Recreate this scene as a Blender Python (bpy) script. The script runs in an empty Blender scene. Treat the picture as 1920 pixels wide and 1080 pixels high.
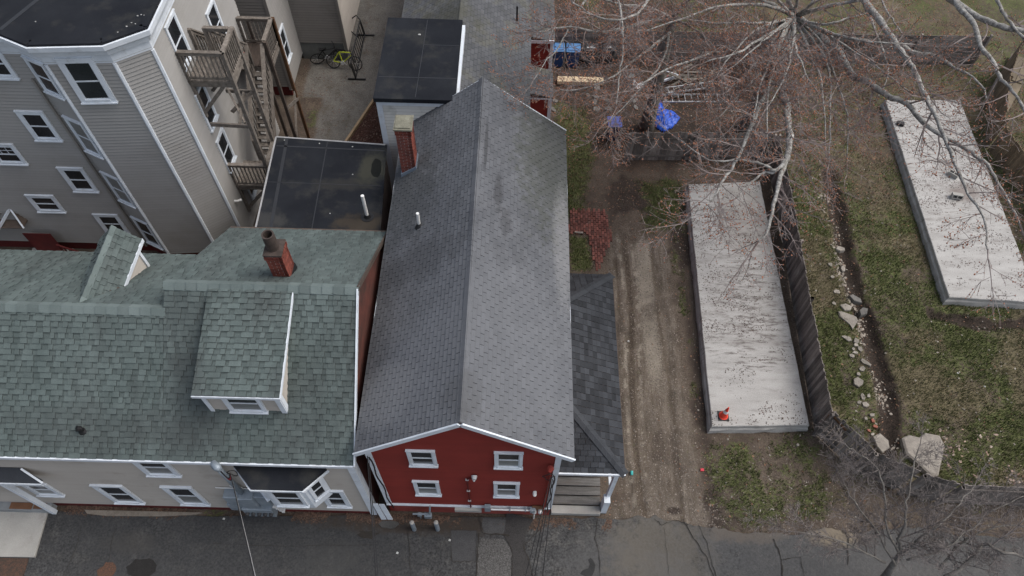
import bpy, math, random
import numpy as np
from mathutils import Vector, Matrix
random.seed(7); rng = np.random.default_rng(7)
S = bpy.context.scene
COL = S.collection
# ------------------------------------------------------------------ camera
H = 22.0
R = np.array([[0.99963415, -0.0270476, 0.0],
              [0.02260243, 0.83534811, -0.54925647],
              [0.01485607, 0.54905552, 0.83565384]])
FPX = 1350.0
cam = bpy.data.cameras.new('camera'); co = bpy.data.objects.new('camera', cam); COL.objects.link(co)
cam.sensor_width = 36; cam.lens = FPX/1920*36; cam.clip_start = .1; cam.clip_end = 1000
co.matrix_world = Matrix([[*R[0], 0], [*R[1], 0], [*R[2], H], [0, 0, 0, 1]])
S.camera = co
S.render.resolution_x = 1024; S.render.resolution_y = 576
# ------------------------------------------------------------------ sky, sun, exposure
SUN_EL, SUN_AZ = math.radians(56), math.radians(82)      # azimuth measured from +Y towards +X
w = bpy.data.worlds.new('World'); S.world = w; w.use_nodes = True
nt = w.node_tree; bg = nt.nodes['Background']
sky = nt.nodes.new('ShaderNodeTexSky'); sky.sky_type = 'NISHITA'; sky.sun_disc = False
sky.sun_elevation = SUN_EL; sky.sun_rotation = SUN_AZ; sky.air_density = 1.0; sky.dust_density = 4.0; sky.ozone_density = .6
hs = nt.nodes.new('ShaderNodeHueSaturation'); hs.inputs['Saturation'].default_value = .62
nt.links.new(sky.outputs[0], hs.inputs['Color']); nt.links.new(hs.outputs[0], bg.inputs[0]); bg.inputs[1].default_value = .15
sl = bpy.data.lights.new('sun', 'SUN'); sl.energy = 1.15; sl.angle = math.radians(40); sl.color = (1, .985, .965)
so = bpy.data.objects.new('sun', sl); COL.objects.link(so)
sd = Vector((math.sin(SUN_AZ)*math.cos(SUN_EL), math.cos(SUN_AZ)*math.cos(SUN_EL), math.sin(SUN_EL)))
so.rotation_euler = sd.to_track_quat('Z', 'Y').to_euler(); so.location = (0, 0, 40)
S.view_settings.view_transform = 'Standard'; S.view_settings.look = 'None'
S.view_settings.exposure = .52; S.view_settings.gamma = 1
# ------------------------------------------------------------------ surveying helpers: sight lines from the drone
def ray(px, py):
    return R @ np.array([px-960., 540.-py, -FPX])
def at(px, py, z=0.):
    r = ray(px, py); t = (z-H)/r[2]; return Vector((r[0]*t, r[1]*t, z))
def atx(px, py, x):
    r = ray(px, py); t = x/r[0]; return Vector((x, r[1]*t, H+r[2]*t))
def aty(px, py, y):
    r = ray(px, py); t = y/r[1]; return Vector((r[0]*t, y, H+r[2]*t))
# ------------------------------------------------------------------ materials
def nn(nt, t, **kw):
    n = nt.nodes.new(t)
    for k, v in kw.items():
        if k in n.inputs: n.inputs[k].default_value = v
        else: setattr(n, k, v)
    return n
def c4(c): return (*c, 1.)
MATS = {}
def pm(name, a, b=None, scale=3., rough=.85, bump=0., bscale=None, pv=0., stain=None, stretch=None, spec=.3, metal=0., fine=.12, fscale=60., extra=None):
    """base colours a..b mixed by noise, piece-to-piece variation pv, optional worn or stained areas"""
    if name in MATS: return MATS[name]
    m = bpy.data.materials.new(name); m.use_nodes = True; t = m.node_tree; L = t.links.new
    B = t.nodes['Principled BSDF']; B.inputs['Roughness'].default_value = rough
    B.inputs['Specular IOR Level'].default_value = spec; B.inputs['Metallic'].default_value = metal
    g = nn(t, 'ShaderNodeNewGeometry')
    vec = g.outputs['Position']
    if stretch:
        mp = nn(t, 'ShaderNodeMapping'); mp.inputs['Scale'].default_value = stretch; L(vec, mp.inputs['Vector']); sv = mp.outputs[0]
    else: sv = vec
    n1 = nn(t, 'ShaderNodeTexNoise', Scale=scale, Detail=5., Roughness=.6); L(sv, n1.inputs['Vector'])
    mr = nn(t, 'ShaderNodeMapRange'); mr.inputs['From Min'].default_value = .35; mr.inputs['From Max'].default_value = .65; L(n1.outputs['Fac'], mr.inputs['Value'])
    mx = nn(t, 'ShaderNodeMix', data_type='RGBA'); mx.inputs[6].default_value = c4(a); mx.inputs[7].default_value = c4(b or tuple(x*.8 for x in a))
    L(mr.outputs[0], mx.inputs[0]); col = mx.outputs[2]
    if stain:
        sc, ssc, lo, hi = stain[:4]
        n2 = nn(t, 'ShaderNodeTexNoise', Scale=ssc, Detail=6., Roughness=.65); L(sv, n2.inputs['Vector'])
        r2 = nn(t, 'ShaderNodeMapRange'); r2.inputs['From Min'].default_value = lo; r2.inputs['From Max'].default_value = hi; L(n2.outputs['Fac'], r2.inputs['Value'])
        m2 = nn(t, 'ShaderNodeMix', data_type='RGBA'); L(r2.outputs[0], m2.inputs[0]); L(col, m2.inputs[6]); m2.inputs[7].default_value = c4(sc); col = m2.outputs[2]
    # fine grain
    n3 = nn(t, 'ShaderNodeTexNoise', Scale=fscale, Detail=3., Roughness=.7); L(vec, n3.inputs['Vector'])
    r3 = nn(t, 'ShaderNodeMapRange'); r3.inputs['From Min'].default_value = .3; r3.inputs['From Max'].default_value = .7
    r3.inputs['To Min'].default_value = 1-fine*1.6; r3.inputs['To Max'].default_value = 1+fine*1.6; L(n3.outputs['Fac'], r3.inputs['Value'])
    fac = r3.outputs[0]
    if pv:
        at_ = nn(t, 'ShaderNodeAttribute', attribute_name='rnd'); oi = nn(t, 'ShaderNodeObjectInfo')
        ad = nn(t, 'ShaderNodeMath', operation='ADD'); L(at_.outputs['Fac'], ad.inputs[0]); L(oi.outputs['Random'], ad.inputs[1])
        fr = nn(t, 'ShaderNodeMath', operation='FRACT'); L(ad.outputs[0], fr.inputs[0])
        r4 = nn(t, 'ShaderNodeMapRange'); r4.inputs['To Min'].default_value = 1-pv; r4.inputs['To Max'].default_value = 1+pv; L(fr.outputs[0], r4.inputs['Value'])
        mu = nn(t, 'ShaderNodeMath', operation='MULTIPLY'); L(fac, mu.inputs[0]); L(r4.outputs[0], mu.inputs[1]); fac = mu.outputs[0]
        ta = nn(t, 'ShaderNodeAttribute', attribute_name='tone')   # tone: shadow-band granules on laminated shingles, painted shade at siding laps and shingle courses
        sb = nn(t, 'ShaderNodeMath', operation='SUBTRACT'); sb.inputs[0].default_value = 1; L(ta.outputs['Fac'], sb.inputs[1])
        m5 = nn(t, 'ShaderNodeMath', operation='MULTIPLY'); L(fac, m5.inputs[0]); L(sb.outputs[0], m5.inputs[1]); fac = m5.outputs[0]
    vm = nn(t, 'ShaderNodeVectorMath', operation='SCALE'); L(col, vm.inputs[0]); L(fac, vm.inputs['Scale']); col = vm.outputs[0]
    if extra: col = extra(t, L, col, g)
    L(col, B.inputs['Base Color'])
    if bump:
        n4 = nn(t, 'ShaderNodeTexNoise', Scale=bscale or fscale, Detail=4.); L(sv if bscale else vec, n4.inputs['Vector'])
        bp = nn(t, 'ShaderNodeBump', Strength=bump, Distance=.02); L(n4.outputs['Fac'], bp.inputs['Height']); L(bp.outputs[0], B.inputs['Normal'])
    MATS[name] = m; return m
def posmask(t, L, g, cx, cy, rx, ry, noise=2.5, amp=.9, soft=.6):
    """soft irregular area on a surface round (cx, cy), 1 inside"""
    sp = nn(t, 'ShaderNodeSeparateXYZ'); L(g.outputs['Position'], sp.inputs[0])
    def ax(o, c, r):
        s = nn(t, 'ShaderNodeMath', operation='SUBTRACT'); L(o, s.inputs[0]); s.inputs[1].default_value = c
        d = nn(t, 'ShaderNodeMath', operation='DIVIDE'); L(s.outputs[0], d.inputs[0]); d.inputs[1].default_value = r
        q = nn(t, 'ShaderNodeMath', operation='MULTIPLY'); L(d.outputs[0], q.inputs[0]); L(d.outputs[0], q.inputs[1]); return q.outputs[0]
    a = nn(t, 'ShaderNodeMath', operation='ADD'); L(ax(sp.outputs[0], cx, rx), a.inputs[0]); L(ax(sp.outputs[1], cy, ry), a.inputs[1])
    n = nn(t, 'ShaderNodeTexNoise', Scale=noise, Detail=6., Roughness=.7); L(g.outputs['Position'], n.inputs['Vector'])
    s = nn(t, 'ShaderNodeMath', operation='SUBTRACT'); L(n.outputs['Fac'], s.inputs[0]); s.inputs[1].default_value = .5
    k = nn(t, 'ShaderNodeMath', operation='MULTIPLY_ADD'); L(s.outputs[0], k.inputs[0]); k.inputs[1].default_value = amp*6; L(a.outputs[0], k.inputs[2])
    r = nn(t, 'ShaderNodeMapRange'); r.inputs['From Min'].default_value = 1+soft; r.inputs['From Max'].default_value = 1-soft; L(k.outputs[0], r.inputs['Value'])
    return r.outputs[0]
def areas(lst):
    def f(t, L, col, g):
        for (cx, cy, rx, ry, c, strength, *o) in lst:
            mk = posmask(t, L, g, cx, cy, rx, ry, *o)
            mm = nn(t, 'ShaderNodeMath', operation='MULTIPLY'); L(mk, mm.inputs[0]); mm.inputs[1].default_value = strength
            x = nn(t, 'ShaderNodeMix', data_type='RGBA'); L(mm.outputs[0], x.inputs[0]); L(col, x.inputs[6]); x.inputs[7].default_value = c4(c); col = x.outputs[2]
        return col
    return f
M = dict(
 white=pm('white_paint', (.62, .66, .70), (.52, .56, .60), 2, .55, fine=.03, stain=((.38, .38, .36), 3, .58, .8)),
 siding=pm('taupe_siding', (.29, .282, .268), (.265, .257, .244), .7, .7, pv=.03, fine=.03, stain=((.22, .208, .19), .5, .5, .85)),
 siding2=pm('beige_siding', (.39, .36, .32), (.36, .332, .295), .7, .7, pv=.03, fine=.03, stain=((.25, .225, .19), .8, .55, .8)),
 siding3=pm('pale_grey_siding', (.62, .61, .57), (.57, .56, .52), .7, .7, pv=.03, fine=.03, stain=((.3, .29, .26), 1.2, .55, .8)),
 siding_dk=pm('grey_siding', (.22, .205, .185), (.2, .185, .167), .7, .75, pv=.03, fine=.03, stain=((.12, .11, .095), .6, .5, .8)),
 red=pm('red_siding', (.20, .031, .024), (.172, .027, .021), .8, .75, pv=.05, fine=.05, spec=.2, stain=((.16, .028, .022), 1, .5, .8)),
 redfound=pm('red_painted_foundation', (.27, .06, .045), (.2, .042, .035), 2, .8, fine=.08, stain=((.34, .22, .2), 4, .62, .75), bump=.3),
 darkred=pm('dark_red_foundation', (.10, .012, .010), (.07, .01, .01), 2, .8, fine=.08),
 glass=pm('window_glass', (.012, .014, .016), (.02, .022, .026), 1.5, .12, spec=.5, fine=.0),
 blind=pm('window_blind', (.18, .185, .18), (.1, .105, .1), 4, .3, spec=.5, fine=.05, stretch=(1, 1, 14)),
 epdm=pm('black_rubber_roof', (.013, .0145, .018), (.019, .021, .025), .8, .92, spec=.06, fine=.14, stain=((.038, .038, .036), 1.3, .52, .78), bump=.3, bscale=1.5, extra=areas([(-4.6, 15.9, .45, .7, (.05, .05, .038), .7, 2.5, .7), (-4.7, 13.7, .8, .35, (.06, .048, .034), .6, 2.5, .7), (-7.5, 13.7, .5, .3, (.05, .05, .048), .6, 3., .7), (-5.5, 15.2, .9, .25, (.045, .043, .037), .4, 3., .7)])),
 concrete=pm('concrete', (.34, .33, .305), (.285, .278, .255), 1.2, .9, fine=.08, stain=((.24, .22, .2), 2.5, .55, .8), bump=.2),
 steel=pm('galvanised_steel', (.27, .31, .345), (.2, .235, .265), 4, .5, metal=.3, fine=.05),
 black=pm('black_rubber', (.012, .012, .013), None, 3, .5, fine=.1),
 pvc=pm('white_pipe', (.7, .7, .68), (.6, .6, .58), 3, .5, fine=.03),
 mortar=pm('mortar', (.42, .39, .36), (.22, .2, .18), 8, .95, fine=.15),
 brick=pm('chimney_brick', (.185, .05, .034), (.125, .034, .025), 6, .85, pv=.3, fine=.15),
 pbrick=pm('patio_brick', (.17, .062, .046), (.11, .048, .04), 5, .9, pv=.38, fine=.15, stain=((.10, .07, .06), 4, .55, .75)),
 deck=pm('weathered_deck_wood', (.20, .175, .15), (.13, .112, .095), 3, .85, pv=.22, fine=.15, stretch=(3, 3, 3), stain=((.07, .058, .048), 2, .5, .75), bump=.3),
 deckdk=pm('dark_stained_wood', (.085, .065, .052), (.055, .042, .035), 3, .85, pv=.2, fine=.15, bump=.3),
 brownpost=pm('brown_timber_post', (.11, .055, .025), (.07, .038, .02), 3, .8, fine=.12),
 fence=pm('weathered_fence_board', (.19, .168, .15), (.125, .107, .095), 2.5, .9, pv=.45, fine=.18, stretch=(2, 2, .7), stain=((.22, .205, .19), 1.2, .56, .72), bump=.4),
 fencebr=pm('newer_fence_board', (.17, .125, .08), (.12, .088, .058), 2.5, .9, pv=.25, fine=.18, bump=.3),
 lumber=pm('fresh_lumber', (.62, .5, .34), (.55, .43, .28), 4, .8, pv=.1, fine=.08),
 oldwood=pm('grey_scrap_wood', (.17, .15, .125), (.11, .095, .078), 4, .9, pv=.35, fine=.15),
 bark=pm('lichen_bark', (.33, .322, .30), (.12, .112, .10), 9, .95, fine=.25, fscale=30, bump=.6, bscale=25),
 barkdk=pm('dark_bark', (.10, .09, .08), (.17, .158, .14), 5, .95, fine=.25, bump=.6, bscale=14),
 twig=pm('twig_bark', (.25, .215, .20), (.14, .105, .095), 3, .95, pv=.3, fine=.1),
 twiggrey=pm('grey_twig_bark', (.17, .15, .14), (.10, .085, .08), 3, .95, pv=.3, fine=.1),
 bud=pm('red_buds', (.36, .16, .085), (.24, .10, .065), 2, .9, pv=.4, fine=.1),
 bluebin=pm('blue_plastic', (.02, .055, .16), None, 3, .4, fine=.04), bluelid=pm('light_blue_plastic', (.10, .22, .42), (.08, .18, .36), 3, .4, fine=.04),
 navy=pm('navy_plastic', (.012, .018, .07), None, 3, .4, fine=.04), violetlid=pm('violet_blue_plastic', (.12, .15, .42), (.09, .11, .33), 3, .4, fine=.04),
 greybin=pm('dark_grey_plastic', (.045, .045, .047), None, 3, .5, fine=.05), print=pm('pale_print', (.5, .5, .5), None, 3, .5),
 tarp=pm('blue_tarp', (.02, .10, .55), (.015, .07, .42), 4, .35, spec=.5, fine=.05), sheet=pm('white_plastic_sheet', (.72, .73, .74), None, 4, .4, fine=.04),
 orange=pm('orange_plastic', (.75, .06, .03), None, 3, .5, fine=.03), conewhite=pm('reflective_white', (.75, .74, .74), None, 3, .4, fine=.02),
 stone=pm('pale_stone', (.29, .262, .225), (.2, .18, .155), 5, .9, pv=.25, fine=.15, bump=.4), stonedk=pm('grey_flagstone', (.15, .142, .13), (.10, .094, .086), 5, .9, pv=.3, fine=.15, bump=.4),
 redstone=pm('broken_brick', (.26, .10, .07), None, 5, .9, pv=.2, fine=.15),
 alu=pm('aluminium', (.5, .5, .5), (.42, .42, .42), 5, .45, metal=.4, fine=.04),
 lime=pm('lime_paint', (.42, .48, .04), None, 3, .4, fine=.03), wirem=pm('cable_black', (.015, .015, .016), None, 3, .6), wirew=pm('cable_pale', (.3, .3, .3), None, 3, .6), wirered=pm('cable_red', (.3, .02, .03), None, 3, .6),
 aqua=pm('aqua_plastic', (.05, .4, .38), None, 3, .4), paper=pm('white_litter', (.42, .42, .4), None, 3, .7), redcup=pm('red_plastic', (.5, .03, .05), None, 3, .5),
 clay=pm('clay_flue', (.035, .026, .022), (.06, .045, .038), 5, .8, fine=.1), lichen=pm('lichen_cap', (.20, .195, .15), (.13, .125, .095), 6, .95, fine=.2, bump=.3),
 bark_mulch=None, crack=pm('crack_soil', (.028, .025, .022), (.035, .03, .025), 8, .95, fine=.2),
 tread=pm('grey_step_wood', (.155, .150, .142), (.10, .096, .09), 3, .85, pv=.15, fine=.12, stretch=(.6, 6, 3), bump=.3, stain=((.085, .068, .055), 2.2, .55, .75)),
 copper=pm('brown_board', (.17, .085, .045), (.13, .065, .035), 4, .8, fine=.08), porchfloor=pm('grey_porch_paint', (.25, .265, .27), None, 3, .7, fine=.04),
)
green = dict(rough=.92, spec=.2, pv=.13, fine=.2, fscale=90, bump=.25)
M['green'] = pm('green_shingle', (.098, .121, .116), (.074, .094, .09), 1.3, stretch=(1.6, .35, .35), stain=((.056, .064, .062), .5, .48, .72), extra=areas([(-7.9, 7.2, .6, 1.3, (.045, .05, .05), .55, 1.6, .6, .8), (-5.2, 6.9, .5, .9, (.045, .05, .05), .45, 1.6, .6, .8), (-10, 6.6, 2.5, .5, (.05, .055, .054), .4, 1.5, .7, .8), (-8.1, 8.9, .5, .8, (.045, .05, .05), .4, 1.6, .6, .8)]), **green)
M['greyshingle'] = pm('grey_shingle', (.106, .110, .118), (.084, .088, .096), .8, pv=.1, rough=.92, spec=.2, fine=.2, fscale=90, bump=.25,
    stain=((.075, .078, .083), .7, .5, .75),
    extra=areas([(1.0, 15.2, .9, 2.4, (.05, .054, .040), .5, 4., 1.2), (-.85, 14.6, .05, 1.0, (.03, .03, .032), .6, 5., .4), (-.45, 13.1, .12, .7, (.035, .035, .037), .6, 5., .9), (-.2, 12.2, .15, .5, (.04, .04, .042), .5, 6., 1.), (-3.2, 14.0, .9, 1.6, (.055, .058, .06), .75), (-1.05, 6.8, .45, .5, (.045, .045, .045), .7),
                 (-3.1, 7.4, .8, .8, (.2, .2, .2), .4, 9., .5), (-.6, 8.2, 2.6, 2.8, (.14, .145, .155), .4, 1.5, .6), (1.45, 12.4, .3, 2.0, (.25, .25, .25), .4, 12., .5), (-2.6, 11.2, 1.2, .6, (.06, .062, .066), .6)]))
M['blackshingle'] = pm('black_shingle', (.036, .039, .044), (.027, .029, .033), 1.3, rough=.9, spec=.25, pv=.38, fine=.2, fscale=90, bump=.25)
M['agedshingle'] = pm('aged_grey_shingle', (.095, .098, .104), (.075, .078, .083), .9, rough=.95, spec=.2, pv=.14, fine=.2, fscale=90, bump=.25,
    stain=((.11, .105, .07), .8, .5, .75), extra=areas([(-3., 21.7, 1.6, .9, (.06, .06, .045), .6)]))
# ------------------------------------------------------------------ mesh builder
def tag(o, label=None, cat=None, group=None, kind=None):
    if label: o['label'] = label
    if cat: o['category'] = cat
    if group: o['group'] = group
    if kind: o['kind'] = kind
    return o
def thing(name, loc, label, cat, group=None, rz=0):
    o = bpy.data.objects.new(name, None); COL.objects.link(o); o.location = loc; o.rotation_euler = (0, 0, rz)
    o.empty_display_size = .2
    return tag(o, label, cat, group)
def adopt(o, parent, local=False):
    if parent is not None:
        o.parent = parent
        if not local:
            # parts are modelled in world coordinates
            p = parent; off = Matrix.Identity(4); chain = []
            while p is not None: chain.append(p); p = p.parent
            mw = Matrix.Identity(4)
            for q in reversed(chain):
                lm = Matrix.LocRotScale(q.location, q.rotation_euler, q.scale)
                mw = mw @ q.matrix_parent_inverse @ lm
            o.matrix_parent_inverse = mw.inverted()
    return o
class MB:
    def __init__(s): s.v = []; s.f = []; s.mi = []; s.r = []; s.t = []; s.m = 0; s.rnd = 0.; s.tone = 0.
    def face(s, idx): s.f.append(idx); s.mi.append(s.m); s.r.append(s.rnd); s.t.append(s.tone)
    def add(s, verts, faces):
        b = len(s.v); s.v.extend([tuple(p) for p in verts])
        for f in faces: s.face(tuple(b+i for i in f))
        return s
    def quad(s, a, b, c, d): return s.add([a, b, c, d], [(0, 1, 2, 3)])
    def hexa(s, p):   # 8 points: bottom 0-3 ccw, top 4-7
        return s.add(p, [(3, 2, 1, 0), (4, 5, 6, 7), (0, 1, 5, 4), (1, 2, 6, 5), (2, 3, 7, 6), (3, 0, 4, 7)])
    def box(s, x0, x1, y0, y1, z0, z1):
        return s.hexa([(x0, y0, z0), (x1, y0, z0), (x1, y1, z0), (x0, y1, z0), (x0, y0, z1), (x1, y0, z1), (x1, y1, z1), (x0, y1, z1)])
    def obox(s, o, u, v, n, u0, u1, v0, v1, n0, n1):   # box in a local frame
        o, u, v, n = map(Vector, (o, u, v, n))
        P = lambda a, b, c: o+u*a+v*b+n*c
        return s.hexa([P(u0, v0, n0), P(u1, v0, n0), P(u1, v1, n0), P(u0, v1, n0), P(u0, v0, n1), P(u1, v0, n1), P(u1, v1, n1), P(u0, v1, n1)])
    def bar(s, a, b, w, h, up=(0, 0, 1)):   # beam from a to b
        a, b = Vector(a), Vector(b); d = (b-a); L = d.length; d.normalize(); up = Vector(up)
        x = d.cross(up)
        if x.length < 1e-3: x = d.cross(Vector((0, 1, 0)))
        x.normalize(); z = x.cross(d)
        return s.obox(a, d, x, z, 0, L, -w/2, w/2, -h/2, h/2)
    def tube(s, pts, rad, n=8, cap=True):
        pts = [Vector(p) for p in pts]; k = len(pts)
        if not hasattr(rad, '__len__'): rad = [rad]*k
        b = len(s.v); prev = None
        for i, p in enumerate(pts):
            d = (pts[min(i+1, k-1)]-pts[max(i-1, 0)]).normalized()
            if prev is None:
                x = d.cross(Vector((0, 0, 1)))
                if x.length < .05: x = d.cross(Vector((1, 0, 0)))
            else: x = prev-d*prev.dot(d)
            x.normalize(); prev = x; y = d.cross(x)
            for j in range(n):
                a = 2*math.pi*j/n; s.v.append(tuple(p+(x*math.cos(a)+y*math.sin(a))*rad[i]))
        for i in range(k-1):
            for j in range(n):
                a = b+i*n+j; c = b+i*n+(j+1) % n; s.face((a, c, c+n, a+n))
        if cap: s.face(tuple(b+j for j in reversed(range(n)))); s.face(tuple(b+(k-1)*n+j for j in range(n)))
        return s
    def prism(s, poly, z0, z1):
        n = len(poly); zt = z1 if hasattr(z1, '__len__') else [z1]*n
        b = len(s.v); s.v.extend([(p[0], p[1], z0) for p in poly]); s.v.extend([(p[0], p[1], zt[i]) for i, p in enumerate(poly)])
        s.face(tuple(b+i for i in reversed(range(n)))); s.face(tuple(b+n+i for i in range(n)))
        for i in range(n): j = (i+1) % n; s.face((b+i, b+j, b+n+j, b+n+i))
        return s
    def build(s, name, mats, parent=None, smooth=False, local=False, bevel=0.):
        me = bpy.data.meshes.new(name); me.from_pydata(s.v, [], s.f)
        if not isinstance(mats, (list, tuple)): mats = [mats]
        for m in mats: me.materials.append(m)
        if len(mats) > 1: me.polygons.foreach_set('material_index', s.mi)
        a = me.attributes.new('rnd', 'FLOAT', 'FACE'); a.data.foreach_set('value', s.r)
        if any(s.t): a = me.attributes.new('tone', 'FLOAT', 'FACE'); a.data.foreach_set('value', s.t)
        if smooth: me.polygons.foreach_set('use_smooth', [True]*len(s.f))
        me.update()
        o = bpy.data.objects.new(name, me); COL.objects.link(o)
        if bevel: bv = o.modifiers.new('bevel', 'BEVEL'); bv.width = bevel; bv.segments = 1; bv.limit_method = 'ANGLE'
        return adopt(o, parent, local)
def inst(name, me, mw, parent):
    """one more individual sharing a mesh; mw is its world matrix"""
    o = bpy.data.objects.new(name, me); COL.objects.link(o); adopt(o, parent)
    o.matrix_basis = mw
    return o
def frame(o, x, y, z): 
    x, y, z, o = Vector(x), Vector(y), Vector(z), Vector(o)
    return Matrix(((x.x, y.x, z.x, o.x), (x.y, y.y, z.y, o.y), (x.z, y.z, z.z, o.z), (0, 0, 0, 1)))
# ------------------------------------------------------------------ noise on arrays
def vnoise(x, y, seed=0):
    g = np.random.default_rng(seed).random((256, 256)); xi = np.floor(x).astype(int); yi = np.floor(y).astype(int)
    fx = x-xi; fy = y-yi; fx = fx*fx*(3-2*fx); fy = fy*fy*(3-2*fy)
    a = g[xi % 256, yi % 256]; b = g[(xi+1) % 256, yi % 256]; c = g[xi % 256, (yi+1) % 256]; d = g[(xi+1) % 256, (yi+1) % 256]
    return (a*(1-fx)+b*fx)*(1-fy)+(c*(1-fx)+d*fx)*fy
def fbm(x, y, s, seed=0, o=4):
    r = 0; a = .5; t = 0
    for i in range(o): r = r+a*vnoise(x*s+13.7*i, y*s+7.3*i, seed+i); t += a; a *= .55; s *= 2.1
    return r/t
def ss(a, b, x): t = np.clip((x-a)/(b-a), 0, 1); return t*t*(3-2*t)
def dseg(x, y, pts):
    d = np.full(np.shape(x), 1e9)
    for (x0, y0), (x1, y1) in zip(pts[:-1], pts[1:]):
        dx, dy = x1-x0, y1-y0; t = np.clip(((x-x0)*dx+(y-y0)*dy)/(dx*dx+dy*dy), 0, 1); d = np.minimum(d, np.hypot(x-x0-t*dx, y-y0-t*dy))
    return d
def inpoly(x, y, poly):
    c = np.zeros(np.shape(x), bool); n = len(poly)
    for i in range(n):
        x0, y0 = poly[i]; x1, y1 = poly[(i+1) % n]
        c ^= ((y0 > y) != (y1 > y)) & (x < (x1-x0)*(y-y0)/(y1-y0+1e-12)+x0)
    return c
def sdpoly(x, y, poly):   # >0 inside
    d = dseg(x, y, list(poly)+[poly[0]]); return np.where(inpoly(x, y, poly), d, -d)
# ------------------------------------------------------------------ ground
TRENCH = [(12.95, 20.5), (12.85, 18.8), (12.6, 15.8), (12.7, 13.5), (12.75, 11.4), (12.6, 9.8), (12.2, 8.6)]
TRENCH2 = [(15.2, 13.85), (16.5, 13.5), (18.4, 13.55), (21, 13.4)]
SLAB1 = [(6.9, 19.38), (9.81, 19.63), (9.67, 9.24), (6.52, 9.1)]
SLAB2 = [(16.14, 24.6), (19.45, 24.73), (18.96, 14.19), (15.74, 14.32)]
def ground_masks(x, y):
    n1 = fbm(x, y, .45, 1); n2 = fbm(x, y, 1.6, 5); n3 = fbm(x, y, 5, 9)
    wob = (n2-.5)*1.4+(n3-.5)*.6
    grass = np.zeros_like(x)
    lawn = ss(-.2, .6, np.minimum(x-10.4, 60)+wob*.3)*ss(6.6, 8.0, y+wob)
    grass = np.maximum(grass, lawn*np.clip(.80+(n1-.5)*1.3+(n2-.5)*1.3, 0, 1))
    grass *= 1-.6*ss(17.5, 22, y)*ss(0, 1, x-10)*ss(.5, .66, n1+.2*n2)
    g2 = ss(-.25, .45, sdpoly(x, y, [(1.6, 17.6), (1.6, 24.3), (3.1, 24.2), (3.3, 21), (2.7, 17.8)])+wob*.5); grass = np.maximum(grass, g2*.9)
    g3 = ss(-.1, .3, sdpoly(x, y, [(2.1, 17.0), (2.9, 17.0), (3.05, 15.3), (2.1, 15.2)])+wob*.15); grass = np.maximum(grass, g3)
    g4 = ss(-.3, .4, sdpoly(x, y, [(5.3, 17.3), (6.8, 17.3), (6.8, 19.8), (5.0, 19.9)])+wob*.7); grass = np.maximum(grass, g4*.85)
    g5 = .8*ss(-.3, .5, sdpoly(x, y, [(6.0, 6.1), (6.4, 8.8), (9.9, 9.0), (11.6, 6.6)])+wob*.7)*np.clip(.5+(n1-.45)*1.6+(n2-.5)*2.+(n3-.5)*1.4, 0, .85); grass = np.maximum(grass, g5)
    g6 = ss(.35, -.1, np.abs(x-6.15)-.1+wob*.5)*ss(18, 17, y)*ss(8.5, 9.2, y)*ss(.5, .66, n2); grass = np.maximum(grass, g6*.8)
    g7 = ss(26.8, 27.6, y)*ss(1, 2, x)*np.clip(.3+(n1-.5)*2.4, 0, 1); grass = np.maximum(grass, g7)
    g8 = ss(.5, -.1, np.abs(x+8.75)-.1+wob*.4)*ss(24.3, 23, y)*ss(.45, .6, n2); grass = np.maximum(grass, g8*.8)
    g9 = ss(.25, -.05, np.abs(x-11.0)-.2+wob*.2)*ss(8.5, 9.5, y)*ss(22, 20, y); grass = np.maximum(grass, g9*.95)
    tr = np.maximum(ss(.55, .1, dseg(x, y, TRENCH)+wob*.25), ss(.42, .05, dseg(x, y, TRENCH2)+wob*.3)*.9)
    grass *= (1-tr); grass *= 1-ss(1.2, .3, np.hypot((x-17.3)/.55, (y-8.9)/.7)+wob*.8)
    edge = 3.45+(n3-.5)*.25
    drive = ss(-.15, .45, np.minimum(x-edge, 6.0-x+wob*.35+ss(13, 9, y)*.15))*ss(17.9, 16.6, y+wob)
    drive = np.maximum(drive, ss(0, .5, np.minimum(x-2.95, 6.9-x+wob*.4))*ss(7.0, 6.4, y+wob*.3))
    grass *= 1-.97*drive
    path = ss(-.1, .12, np.minimum(x+8.55+(n2-.5)*.3+ss(24.2, 25, y)*1.0*0+np.where(y > 24.2, .9, 0)*ss(24.2, 24.25, y), 40))*ss(-4.2, -4.45, x)*ss(20.5, 20.7, y)
    mul = sdpoly(x, y, [(-7.1, 21.7), (-6.15, 24.35), (-4.0, 24.6), (-4.0, 21.0)]); mulch = ss(-.02, .04, mul)
    path *= 1-mulch
    grass *= 1-path; grass *= 1-mulch
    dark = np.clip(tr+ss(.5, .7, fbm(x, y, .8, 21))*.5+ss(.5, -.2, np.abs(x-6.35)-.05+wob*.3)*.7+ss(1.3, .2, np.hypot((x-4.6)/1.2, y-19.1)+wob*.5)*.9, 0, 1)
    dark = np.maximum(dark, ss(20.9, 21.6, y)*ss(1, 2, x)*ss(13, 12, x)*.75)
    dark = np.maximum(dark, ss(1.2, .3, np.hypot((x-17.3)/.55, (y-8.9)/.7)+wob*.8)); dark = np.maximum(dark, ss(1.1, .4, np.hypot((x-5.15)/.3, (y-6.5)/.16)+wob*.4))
    dry = ss(.42, .68, fbm(x, y, .55, 33)+.12*(n3-.5))*ss(9.5, 10.5, x)
    pinkleaf = ss(17.5, 23, y)*ss(1.5, 2.5, x)*ss(.35, .6, n2)
    wv = .10*np.sin(y*.55)+(n2-.5)*.12
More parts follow.
